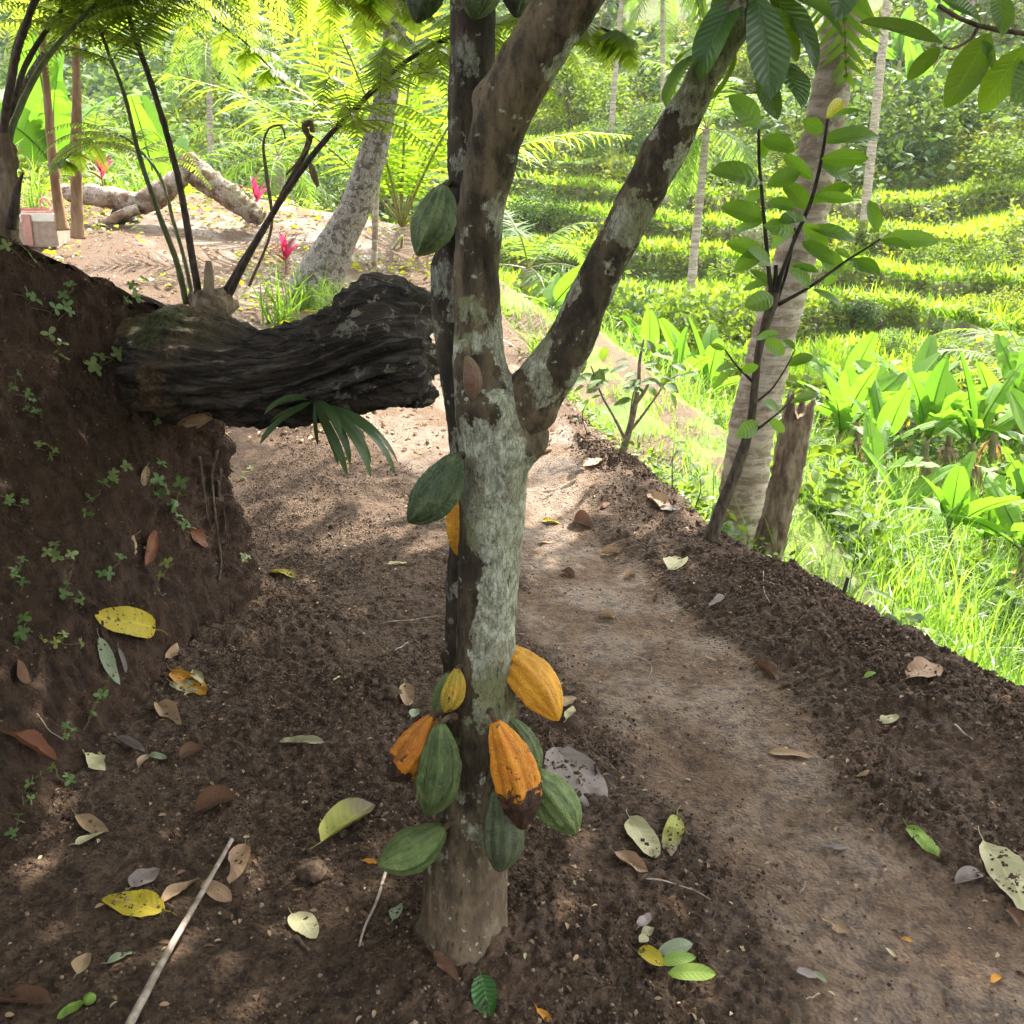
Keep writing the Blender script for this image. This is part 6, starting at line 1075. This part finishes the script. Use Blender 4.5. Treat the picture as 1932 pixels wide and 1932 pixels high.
FL = [
 ((290, 1188), (177, 1163), .40, 'yellow', 'black-spotted yellow leaf stuck to the lower earth bank', dict(curl=.25, lift=.03)), ((186, 1202), (226, 1292), .30, 'sage', 'pale green strip of leaf below the spotted yellow one on the bank', dict(curl=.1)), ((222, 1222), (238, 1270), .25, 'grey', 'thin grey rolled leaf beside the pale green strip', dict(curl=.8)),
 ((325, 1268), (390, 1310), .34, 'orange', 'bright orange leaf lying at the foot of the bank', {}), ((322, 1288), (372, 1306), .4, 'olive', 'olive leaf under the bright orange one', dict(curl=.1)), ((310, 1242), (334, 1214), .5, 'tan', 'small tan leaf above the bright orange one', {}), ((380, 1292), (364, 1272), .4, 'pale', 'small pale leaf behind the bright orange one', {}),
 ((606, 1592), (706, 1520), .42, 'ygreen', 'large yellow-green leaf with grey stalk end left of the trunk', dict(curl=.6, lift=.008)), ((612, 1404), (527, 1400), .26, 'olive', 'slim pale olive leaf between bank and trunk', dict(curl=.4)), ((368, 1536), (446, 1505), .5, 'brown', 'curled brown leaf with raised edge between bank and trunk', dict(curl=1.3, roll=.5, lift=.006)),
 ((312, 1722), (193, 1694), .48, 'yellow', 'big spotted yellow leaf at the lower left', dict(curl=.15, bite=torn(3, .12))), ((248, 1678), (300, 1642), .95, 'grey', 'squarish grey-brown leaf behind the big spotted yellow one', dict(curl=.1, bite=torn(4, .2))), ((306, 1708), (374, 1660), .36, 'tan', 'long tan leaf touching the big spotted yellow one', dict(curl=.5)),
 ((462, 1594), (434, 1664), .5, 'pink', 'crumpled orange-pink leaf at the tip of the stick', dict(curl=.7, bite=torn(5, .6))), ((382, 1668), (437, 1702), .55, 'pink', 'orange-pink leaf lying under the stick', dict(curl=.2)), ((552, 1728), (598, 1772), .66, 'pale', 'pale yellow oval leaf in the sun patch left of the trunk foot', dict(curl=.2)),
 ((202, 1822), (256, 1800), .36, 'sage', 'small grey-green leaf at the lower left', {}), ((146, 1842), (166, 1800), .75, 'tan', 'little triangular tan leaf at the lower left', {}), ((160, 1893), (108, 1924), .48, 'lime', 'fresh lime-green leaf in the bottom left corner', {}), ((100, 1896), (-10, 1884), .42, 'brown', 'crinkled dead brown leaf at the bottom left edge', dict(curl=.9, bite=torn(6, .4))),
 ((144, 1540), (202, 1572), .42, 'tan', 'upper of two crossed tan leaves below the bank', {}), ((143, 1596), (200, 1570), .4, 'pale', 'lower of two crossed tan leaves below the bank', dict(bite=torn(7, .3))), ((158, 1424), (196, 1456), .72, 'pale', 'pale yellow broken leaf on the bank foot', dict(bite=torn(8, .4))), ((265, 1450), (280, 1424), .5, 'tan', 'tan half of a two-coloured pair on the bank foot', {}), ((282, 1428), (316, 1432), .42, 'sage', 'green half of a two-coloured pair on the bank foot', {}), ((222, 1394), (274, 1420), .26, 'grey', 'grey rolled stalk of a leaf on the bank foot', dict(curl=1.1)),
 ((340, 1438), (382, 1414), .5, 'brown', 'folded brown leaf with orange inside below the bank', dict(curl=1.2)), ((10, 1386), (92, 1446), .42, 'rust', 'long rusty crumpled leaf on the bank at the left edge', dict(curl=.9, bite=torn(9, .5))), ((30, 1246), (50, 1292), .55, 'brown', 'flat brown leaf pressed on the bank near the left edge', dict(curl=.1)), ((300, 1330), (340, 1370), .5, 'tan', 'crumpled torn tan leaf at the bank foot', dict(curl=.8, bite=torn(10, .6))),
 ((252, 1010), (246, 1056), .4, 'tan', 'dry tan leaf hanging on the bank below the log', dict(curl=.6)), ((294, 1004), (274, 1072), .30, 'rust', 'long red-brown dry leaf hanging on the bank', dict(curl=.6)), ((358, 1000), (392, 1030), .8, 'rust', 'triangular rust-red leaf on the bank corner', dict(curl=.4)), ((276, 880), (270, 915), .4, 'tan', 'narrow tan leaf caught high on the bank', dict(curl=.8)),
 ((538, 1000), (440, 982), .24, 'pink', 'long pinkish dry leaf lying beside the bank corner', dict(curl=.5)), ((557, 1092), (506, 1080), .27, 'yellow', 'slim bright yellow leaf on the path left of the trunk', dict(curl=.4)), ((1045, 1412), (1132, 1528), .55, 'grey', 'large torn mauve-grey leaf right of the pods', dict(curl=.12, bite=torn(12, .45))), ((1188, 1546), (1240, 1620), .44, 'pale', 'pale leaf with brown blotches right of the trunk foot', dict(curl=.25)), ((1276, 1542), (1262, 1614), .42, 'ygreen', 'yellow-to-green twisted leaf right of the blotched one', dict(curl=.5, bite=torn(12, .3))),
 ((1157, 1610), (1222, 1648), .36, 'pink', 'dry pinkish leaf right of the trunk foot', dict(curl=.6)), ((908, 1842), (926, 1928), .60, 'green', 'dark green leaf cut by the bottom edge', dict(curl=.2)), ((818, 1800), (866, 1856), .42, 'brown', 'lacy dead brown leaf below the trunk foot', dict(curl=.7, bite=torn(13, .6))), ((742, 1740), (756, 1706), .62, 'sage', 'small pale green oval leaf left of the trunk foot', {}), ((1052, 1334), (1086, 1320), .5, 'tan', 'tan leaf just below the bright yellow pod', {}), ((1068, 1360), (1082, 1342), .5, 'pale', 'tiny pale leaf below the bright yellow pod', {}), ((776, 1356), (786, 1340), .9, 'sage', 'small blue-green leaf above the orange-brown pod', {}),
 ((764, 1292), (772, 1332), .6, 'tan', 'upright tan leaf by the clod left of the trunk', dict(curl=.5)), ((1450, 1422), (1533, 1428), .25, 'tan', 'long tan leaf in the middle of the trodden path', dict(curl=.3)), ((1660, 1362), (1697, 1352), .8, 'pale', 'round pale green-yellow leaf on the loose soil at the right', dict(curl=.15)), ((1712, 1282), (1770, 1256), .85, 'pink', 'broad heart-shaped pinkish leaf near the drop at the right', dict(curl=.2, bite=torn(14, .25))), ((1630, 1282), (1652, 1270), .5, 'lime', 'small green leaf on the loose soil near the drop', {}), ((1617, 1468), (1639, 1456), .5, 'tan', 'little tan leaf at the edge of the trodden path', {}),
 ((1710, 1560), (1770, 1612), .40, 'lime', 'yellow-lime leaf on the right rim of the trodden path', dict(curl=.3)), ((1856, 1590), (1945, 1722), .52, 'pale', 'very large pale ribbed leaf at the right edge', dict(curl=.2, bite=torn(15, .3))), ((1802, 1672), (1852, 1650), .65, 'grey', 'grey-brown crumpled leaf beside the very large pale one', dict(curl=.8)), ((1904, 1716), (1925, 1752), .6, 'brown', 'brown leaf below the very large pale one at the right edge', dict(curl=.5)), ((1502, 1836), (1540, 1852), .6, 'grey', 'grey leaf fragment low on the trodden path', {}), ((1530, 1838), (1560, 1858), .4, 'sage', 'sage sliver beside the grey fragment low on the path', {}), ((1422, 1250), (1470, 1284), .26, 'brown', 'dark curled leaf casting a shadow near the path rim', dict(curl=1.4)), ((1550, 1735), (1598, 1762), .6, 'tan', 'torn lacy tan leaf low on the trodden path', dict(bite=torn(16, .8))), ((1552, 1600), (1600, 1602), .28, 'grey', 'half-buried grey-brown leaf on the trodden path', dict(curl=.5)),
 ((1102, 882), (1138, 866), .62, 'tan', 'ribbed tan leaf at the path edge below the fork', dict(curl=.3)), ((1022, 984), (1056, 988), .42, 'yellow', 'small yellow leaf on the path right of the trunk', dict(curl=.4)), ((1012, 1026), (1044, 1024), .25, 'pink', 'thin orange-brown leaf right of the trunk', dict(curl=.3)), ((1084, 980), (1118, 998), .6, 'brown', 'upturned brown leaf on the loose soil right of the trunk', dict(curl=1.2, roll=.4)), ((1134, 1046), (1170, 1040), .45, 'tan', 'curled tan leaf by the damp patch of path', dict(curl=1.)), ((1260, 1076), (1284, 1056), .85, 'pale', 'round pale leaf on the loose soil below the sapling', {}), ((1130, 1162), (1160, 1168), .6, 'tan', 'folded tan leaf in the middle of the upper path', dict(curl=.7)), ((1178, 1090), (1200, 1080), .5, 'tan', 'small tan curl on the upper path', dict(curl=1.)), ((1060, 1080), (1084, 1090), .5, 'brown', 'brown curled leaf close right of the trunk', dict(curl=1.)), ((732, 1066), (768, 1062), .30, 'pale', 'pale slip of leaf left of the trunk below the dark pod', {}), ((1010, 856), (1042, 850), .55, 'pink', 'pale pink leaf just below the fork collar', dict(curl=.6)), ((1340, 1146), (1370, 1120), .5, 'grey', 'pale grey torn leaf on the loose soil below the stump', dict(bite=torn(17, .4))), ((1226, 932), (1262, 960), .4, 'tan', 'long tan leaf heaped at the weedy path edge', dict(curl=.6)), ((1246, 958), (1282, 962), .35, 'grey', 'grey leaf heaped at the weedy path edge', dict(curl=.4)), ((1130, 962), (1150, 950), .5, 'rust', 'red-brown scrap of leaf on the loose soil', {}), ((680, 772), (716, 768), .35, 'pale', 'pale leaf on the path under the log end', {}),
 ((1870, 1858), (1890, 1848), .8, 'orange', 'orange crumpled scrap at the right edge of the path', dict(curl=.8)), ((1670, 1792), (1690, 1808), .32, 'pale', 'pale yellow sliver low on the path', {}), ((1700, 1774), (1722, 1780), .45, 'orange', 'small orange scrap on the right of the path', {}), ((1330, 1240), (1352, 1248), .3, 'pink', 'thin reddish leaf on the path rim', {}), ((1012, 1906), (1040, 1930), .45, 'orange', 'orange leaf tip at the bottom edge', {}), ((684, 1628), (712, 1632), .5, 'orange', 'orange-brown scrap left of the lowest pale pod', dict(curl=.7)), ((1210, 1775), (1232, 1752), .6, 'olive', 'small olive leaf on a bit of twig below the pods', {}), ((1205, 1752), (1225, 1735), .7, 'grey', 'tiny grey leaf above the small olive one', {})]
for a, b, wd, mt, lab, kw in FL: fallen(a, b, wd, mt, lab, **kw)
# twig with leaves still on it
h0 = hit(1190, 1790)[0]; TWL = thing('fallen_twig', h0, 'fallen twig still bearing five yellowing leaves right of the trunk foot', 'twig')
def on(px_, py_, up=.006):
    h_ = hit(px_, py_); return h_[0]+np.array([0, 0, up])
def gtwig(parent, pts, w0, w1, name='twig', mat=None, up=.006, n=30):
    c = smooth_path([on(*q, up) for q in pts], n); c[:, 2] += .002*np.sin(np.linspace(0, 9, n)); v, f, a = tube(c, np.linspace(w0, w1, n), 8, barkdisp(.0005)); m = MB(); m.add(v, f, a); return m.build(name, mat or SAPBARK, parent) if parent is not None else m
gtwig(TWL, [(1183, 1782), (1200, 1800), (1225, 1822), (1260, 1842), (1290, 1848)], .0022, .0014)
for i, (a, b, wd, mt, up0) in enumerate([((1238, 1815), (1306, 1800), .42, 'sage', .02), ((1252, 1832), (1205, 1802), .5, 'yellow', .012), ((1240, 1830), (1312, 1822), .34, 'lime', .016), ((1258, 1846), (1350, 1852), .38, 'lime', .012), ((1222, 1776), (1205, 1790), .7, 'olive', .012)]):
    p0, p1 = on(*a, up0), on(*b, up0+.006); leaf_part(TWL, p0, p1, (.1*(i % 3-1), -.45, 1.), LM[mt], None, wd, i, .5, wave=.05)
# stick at the lower left
STK = plain_mat('bleached_stick', (.20, .155, .115), (.40, .33, .26), 30., .8, .5, .004, (1, 1, .15))
p0, p1 = on(438, 1592, .012), on(225, 1990, .02); c = smooth_path([p0, lerp(p0, p1, .3)+[.002, 0, .006], lerp(p0, p1, .65)+[-.002, 0, .004], p1], 60); v, f, a = tube(c, np.linspace(.0052, .0088, 60), 14, barkdisp(.0012)); m = MB(); m.add(v, f, a); tag(m.build('stick', STK, origin=p0), 'long straight bleached stick lying at the lower left', 'stick')
for pts, w0, w1, lab in [([(728, 1650), (712, 1700), (690, 1750), (678, 1790)], .0042, .003, 'thin pale bent twig left of the trunk foot'), ([(1218, 1662), (1260, 1668), (1300, 1680), (1340, 1702)], .0022, .0012, 'fine forked twig right of the trunk foot'), ([(558, 1772), (570, 1785), (585, 1800)], .0055, .004, 'short stubby twig in the sun patch at the bottom'), ([(1150, 1232), (1195, 1240), (1228, 1255), (1222, 1290)], .0016, .001, 'thin hooked rootlet on the middle of the path'), ([(1440, 1080), (1442, 1120), (1452, 1140)], .002, .0012, 'pale thread of root by the hollow in the loose soil'), ([(722, 1178), (770, 1172), (830, 1165)], .0028, .0014, 'long pale twig left of the trunk below the orange pod'), ([(745, 1230), (770, 1215)], .003, .002, 'short twig beside the long pale one'), ([(1800, 1370), (1835, 1400)], .003, .002, 'grey stalk on the loose soil beside the forked seedling'), ([(1520, 1890), (1545, 1880)], .002, .0015, 'small pale splinter at the bottom of the path'), ([(1508, 1690), (1516, 1678), (1520, 1668)], .0016, .001, 'tiny curl of root on the path'), ([(70, 1350), (95, 1382), (120, 1400)], .002, .0012, 'fine root dangling on the bank foot')]:
    m = gtwig(None, pts, w0, w1); tag(m.build('fallen_twig', SAPBARK if w0 > .005 else STK, origin=m.verts()[0]), lab, 'twig')
# green fruit by the lime leaf, clods and stones
fr = on(170, 1892, .010); v, f, a = tube(fr+np.stack([0*np.linspace(-1, 1, 14), 0*np.linspace(-1, 1, 14), .012*np.linspace(-1, 1, 14)], 1), .0125*np.sqrt(1-np.linspace(-.995, .995, 14)**2), 20); m = MB(); m.add(v, f, a); tag(m.build('green_fruit', LM['lime'], origin=fr), 'small round green fruit beside the lime-green leaf', 'fruit')
for (a, r_, lab) in [((735, 1312), .038, 'dark earth clod lying left of the trunk'), ((715, 1316), .022, 'smaller dark clod touching the larger one'), ((590, 1650), .035, 'fibrous tuft of root on the sunlit soil left of the trunk foot'), ((880, 1905), .016, 'small round pebble at the bottom edge')]:
    p_ = on(*a, 0); q = np.linspace(-.98, .98, 16); v, f, a_ = tube(p_+np.stack([0*q, 0*q, r_*.6*q+r_*.25], 1), r_*np.sqrt(1-q**2), 24, lambda V_, D_, u, v_: r_*.45*fbm(V_*45, 3, 501)); m = MB(); m.add(v, f, a_); tag(m.build('clod', plain_mat('clod_earth', (.035, .022, .014), (.10, .065, .04), 40., .95, .9, .012), origin=p_), lab, 'clod')
# crumbs of soil and bits of leaf (uncountable)
def gsample(n, x0, x1, y0, y1):
    x = rng.uniform(x0, x1, n); y = y0+(y1-y0)*rng.random(n)**1.5; z, tr, gr, td, d = Hfull(x, y); s = (np.abs(x) < .60*y+.4) & (d < .1) & (gr < .4); return np.stack([x, y, z], 1)[s], tr[s], d[s]
ico = np.array([[0, 0, 1], [.89, 0, .45], [.28, .85, .45], [-.72, .53, .45], [-.72, -.53, .45], [.28, -.85, .45], [.72, .53, -.45], [-.28, .85, -.45], [-.89, 0, -.45], [-.28, -.85, -.45], [.72, -.53, -.45], [0, 0, -1]]); icf = np.array([[0, 1, 2], [0, 2, 3], [0, 3, 4], [0, 4, 5], [0, 5, 1], [1, 6, 2], [2, 7, 3], [3, 8, 4], [4, 9, 5], [5, 10, 1], [6, 7, 2], [7, 8, 3], [8, 9, 4], [9, 10, 5], [10, 6, 1], [11, 7, 6], [11, 8, 7], [11, 9, 8], [11, 10, 9], [11, 6, 10]])
P, tr, d_ = gsample(230000, -1.5, 2.4, 1.1, 6.5); mask = fbm(np.stack([P[:, 0]*4, P[:, 1]*4, 0*P[:, 0]], -1), 2, 510); keep = rng.random(len(P)) < np.clip(.42+.9*mask, .04, 1)*(1-.93*tr); P = P[keep]; d_ = d_[keep]
S = rng.uniform(.0020, .0048, len(P))*(1+1.6*(rng.random(len(P))**6))*(1+.8*sstep(.6, .2, -d_)); R_ = frame_from(rand_dirs(len(P)), rand_dirs(len(P)))
m = MB(); octv = np.array([[1, .1, 0], [-.9, 0, .1], [0, 1, .1], [.1, -.9, 0], [0, .1, .9], [.1, 0, -1.]]); octf = np.array([[0, 2, 4], [2, 1, 4], [1, 3, 4], [3, 0, 4], [2, 0, 5], [1, 2, 5], [3, 1, 5], [0, 3, 5]])
scatter(m, (octv, octf, np.zeros((6, 3))), P+np.array([0, 0, .001]), R_, np.stack([S, S*rng.uniform(.6, 1, len(P)), S*rng.uniform(.6, 1, len(P))], 1))
g = G('soil_crumb'); r_ = g.xyz(g.attr())[2]; cc_ = g.mix(r_, (.034, .020, .013), (.115, .074, .048)); cc_ = g.mix(g.ss(.93, .95, r_), cc_, (.24, .17, .12)); tag(m.build('soil_crumbs', g.out(g.bsdf(cc_, .95, None, .2)), smooth=False), 'crumbs of loose dark soil', None, None, 'stuff')
# crumbs on the bank
k = 60000; ii = rng.integers(0, len(BANKV), k); P = BANKV[ii]+.012*rng.normal(size=(k, 3)); sel = (P[:, 1] > 1.2) & (P[:, 0] > -2.4); P = P[sel]; S = rng.uniform(.0018, .0055, len(P)); m = MB(); scatter(m, (octv, octf, np.zeros((6, 3))), P, frame_from(rand_dirs(len(P)), rand_dirs(len(P))), S); tag(m.build('bank_crumbs', bpy.data.materials['soil_crumb'], smooth=False), 'crumbs of earth on the bank', None, None, 'stuff')
for nm, k, mt, L0, L1, w_, seed in [('leaf_scraps', 1500, 'tan', .006, .022, .5, 0), ('dead_leaf_scraps', 1100, 'brown', .008, .03, .4, 1), ('pale_leaf_scraps', 420, 'pale', .005, .020, .5, 2), ('root_fibres', 2600, 'brown', .012, .05, .05, 3)]:
    P, tr, d_ = gsample(k, -1.5, 2.6, 1.1, 8.5); m = MB(); dd = rand_dirs(len(P), -.12, .12); tl = leaf_t(4, 1, 1, w_, .7, .7, .4, .2, curl=.5); scatter(m, tl, P+np.array([0, 0, .006]), frame_from(dd, rand_dirs(len(P), .75, 1.)), rng.uniform(L0, L1, len(P))); tag(m.build(nm, LM[mt]), {'leaf_scraps': 'small tan scraps of leaf strewn over the soil', 'dead_leaf_scraps': 'brown scraps of dead leaf strewn over the soil', 'pale_leaf_scraps': 'pale flecks of leaf and petal on the soil', 'root_fibres': 'fine root fibres strewn over the soil'}[nm], None, None, 'stuff')
# far litter on the garden path
P, tr, d_ = gsample(2600, -5, 1, 6.0, 12.5); m = MB(); dd = rand_dirs(len(P), -.15, .15); scatter(m, leaf_t(3, 1, 1, .55, .7, .7, .4, .2, curl=.5), P+np.array([0, 0, .012]), frame_from(dd, rand_dirs(len(P), .7, 1.)), rng.uniform(.02, .06, len(P))); tag(m.build('garden_litter', LM['tan']), 'dry leaf litter on the garden path', None, None, 'stuff')
# ---------------------------------------------------------------- creeping weeds on the bank
WL = leaf_mat('creeper_leaf', (.085, .155, .040), (.12, .20, .052), trf=.3, rough=.5, veins=0); WLP = leaf_mat('pale_creeper_leaf', (.16, .21, .065), (.22, .26, .09), trf=.3, rough=.5, veins=0); WST = plain_mat('creeper_stem', (.12, .12, .05), (.2, .18, .09), 30., .7, .2)
LFT = leaf_t(5, 2, 1, .60, .6, .45, .4, .15)
WEEDS = [((55, 575), 75, 'creeper with broad leaves high on the bank at the left edge', 0), ((125, 572), 60, 'creeper sprig beside the broad-leaved one high on the bank', 0), ((250, 560), 60, 'creeper sprig on the bank crest beside the log root', 0), ((30, 482), 60, 'bright creeper on the bank crest at the left edge', 1), ((105, 668), 70, 'long thin pale creeper in the upper middle of the bank', 1), ((188, 690), 75, 'creeper trailing down right beside the log root', 1), ((24, 735), 60, 'creeper at the left edge in the middle of the bank', 0), ((60, 778), 40, 'creeper rosette just below the left-edge one', 0), ((268, 735), 70, 'dark creeper under the log root', 0), ((296, 770), 45, 'small creeper rosette below the dark one under the log', 0), ((80, 856), 55, 'thin pale creeper on the middle of the bank', 1), ((216, 900), 55, 'yellowing creeper in the centre of the bank', 1), ((165, 948), 65, 'creeper pair in the centre left of the bank', 0), ((14, 948), 50, 'creeper at the left edge below the middle', 0), ((290, 930), 85, 'largest green creeper patch near the bank corner', 0), ((330, 948), 70, 'creeper patch right of the largest one', 0), ((338, 992), 55, 'creeper trailing below the patches near the bank corner', 0), ((105, 1050), 65, 'yellow-tipped creeper on the lower bank', 1), ((200, 1082), 65, 'creeper with a yellow leaf on the lower bank', 0), ((28, 1088), 55, 'creeper at the left edge on the lower bank', 0), ((126, 1126), 55, 'compact dark creeper rosette on the lower bank', 0), ((310, 1092), 60, 'sparse yellowish creeper above the bank foot', 1), ((38, 1205), 80, 'large creeper at the left edge near the bank foot', 0), ((112, 1212), 60, 'pale creeper right of the large one near the bank foot', 1), ((190, 1308), 50, 'small creeper on the bank foot by the pale strip of leaf', 0), ((170, 1352), 60, 'creeper rosettes strung along the bank foot', 0), ((122, 1392), 45, 'four-leaved creeper rosette on the bank foot', 0), ((122, 1476), 55, 'creeper on the ground at the bank foot', 0), ((45, 1492), 55, 'creeper low at the left edge on the bank foot', 0), ((24, 1580), 60, 'lowest creeper with round leaves at the left edge', 0), ((455, 1062), 40, 'bright moss-green weed on the bank corner', 1), ((460, 905), 35, 'mossy weed high on the bank corner', 1)]
for i, ((wx, wy), sz, lab, pl) in enumerate(WEEDS):
    h_ = hit(wx, wy, (BB, GB)); 
    if h_ is None: continue
    p_, n_ = h_; n_ = unit(n_+np.array([.25, -.3, .3])); s_ = sz*mpp(wx, wy, p_[1]); o = thing('creeping_weed', p_, lab, 'weed', 'creeping weeds on the earth bank')
    sd = unit(np.cross([0, 0, 1.], n_)); dn = np.cross(n_, sd); ms = MB(); ml = MB(); nn_ = 3+(i % 3)
    dr_ = unit(sd*math.cos(i*1.9)*.8-dn*.2*math.sin(i)+np.array([0, 0, -.55])); C_ = []
    for q in range(12): tq = q/11-.45; C_.append(p_+dr_*tq*s_*1.1+sd*.10*s_*math.sin(q*.9+i)+n_*(.010+.012*math.sin(q*.8)))
    v, f, a = tube(smooth_path(C_, 24), .0011, 5); ms.add(v, f, a)
    for q in range(nn_):
        b0 = C_[int((q+.5)*11/nn_)]; tw = unit(n_+.9*rng.normal()*sd+.5*rng.normal()*dn+np.array([0, 0, .35])); e1 = b0+tw*s_*rng.uniform(.14, .30); v, f, a = tube(smooth_path([b0, (b0+e1)/2+n_*.004, e1], 6), .0008, 4); ms.add(v, f, a)
        nl = 4 if i % 4 else 3; az0 = rng.random()*6; u1 = unit(np.cross(tw, [.3, .2, .9])); u2 = np.cross(tw, u1)
        dd = np.array([u1*math.cos(az0+k*6.283/nl)+u2*math.sin(az0+k*6.283/nl)+tw*.25 for k in range(nl)]); scatter(ml, LFT, np.repeat(e1[None], nl, 0), frame_from(dd, np.repeat(tw[None], nl, 0)+.2*rng.normal(size=(nl, 3))), rng.uniform(.16, .26, nl)*s_)
    ms.build('stem', WST, o); ml.build('foliage', WLP if pl else WL, o)
# roots trailing on the bank corner
for pts, lab in [([(405, 850), (398, 900), (405, 980), (412, 1060), (408, 1100)], 'longest bare root hanging down the bank corner'), ([(415, 885), (412, 930), (418, 970), (425, 1030)], 'thin root beside the longest one on the bank corner'), ([(370, 860), (378, 905), (384, 960), (398, 1010)], 'dark rootlet left of the longest one on the bank corner')]:
    hs = [hit(*q, (BB,)) for q in pts]; pp = [h_[0]+h_[1]*.012 for h_ in hs if h_]
    if len(pp) < 2: print('NO ROOT', lab); continue
    c = smooth_path(pp, 40); v, f, a = tube(c, np.linspace(.009, .003, 40), 8, barkdisp(.003)); m = MB(); m.add(v, f, a); tag(m.build('root', SAPBARK, origin=c[0]), lab, 'root')
# dry leaves and a dead twig on the log and bank crest
for a, b, mt, lab in [((345, 800), (402, 782), 'tan', 'dry tan leaf folded over the underside of the log'), ((290, 800), (312, 782), 'brown', 'curled brown leaf tucked beside the log root')]:
    fallen(a, b, .26, mt, lab, curl=.8, trees=(LB, BB))
c, r = ptube([(266, 560, 4.05, 11), (290, 570, 4.02, 12), (318, 584, 3.98, 12)], 12); v, f, a = tube(c, r, 10, barkdisp(.002)); m = MB(); m.add(v, f, a); tag(m.build('cut_stick', SAPDK, origin=c[0]), 'short dark cut stick poking out of the bank crest', 'stick')
# ---------------------------------------------------------------- humid air
HAZE = 0.00025
if HAZE > 0:
    m, t = NM('humid_air'); o_ = t.nodes.new('ShaderNodeOutputMaterial'); vo = t.nodes.new('ShaderNodeVolumePrincipled'); vo.inputs['Density'].default_value = HAZE; vo.inputs['Color'].default_value = (.93, .96, .93, 1); vo.inputs['Anisotropy'].default_value = .35
    t.links.new(vo.outputs[0], o_.inputs['Volume'])
    v, f = boxmesh((8, 62, 29.0), (200, 170, 72), .5); mm = MB(); mm.add(v, f); hz = mm.build('haze', m, smooth=False); tag(hz, 'thin humid haze over the valley', None, None, 'stuff')
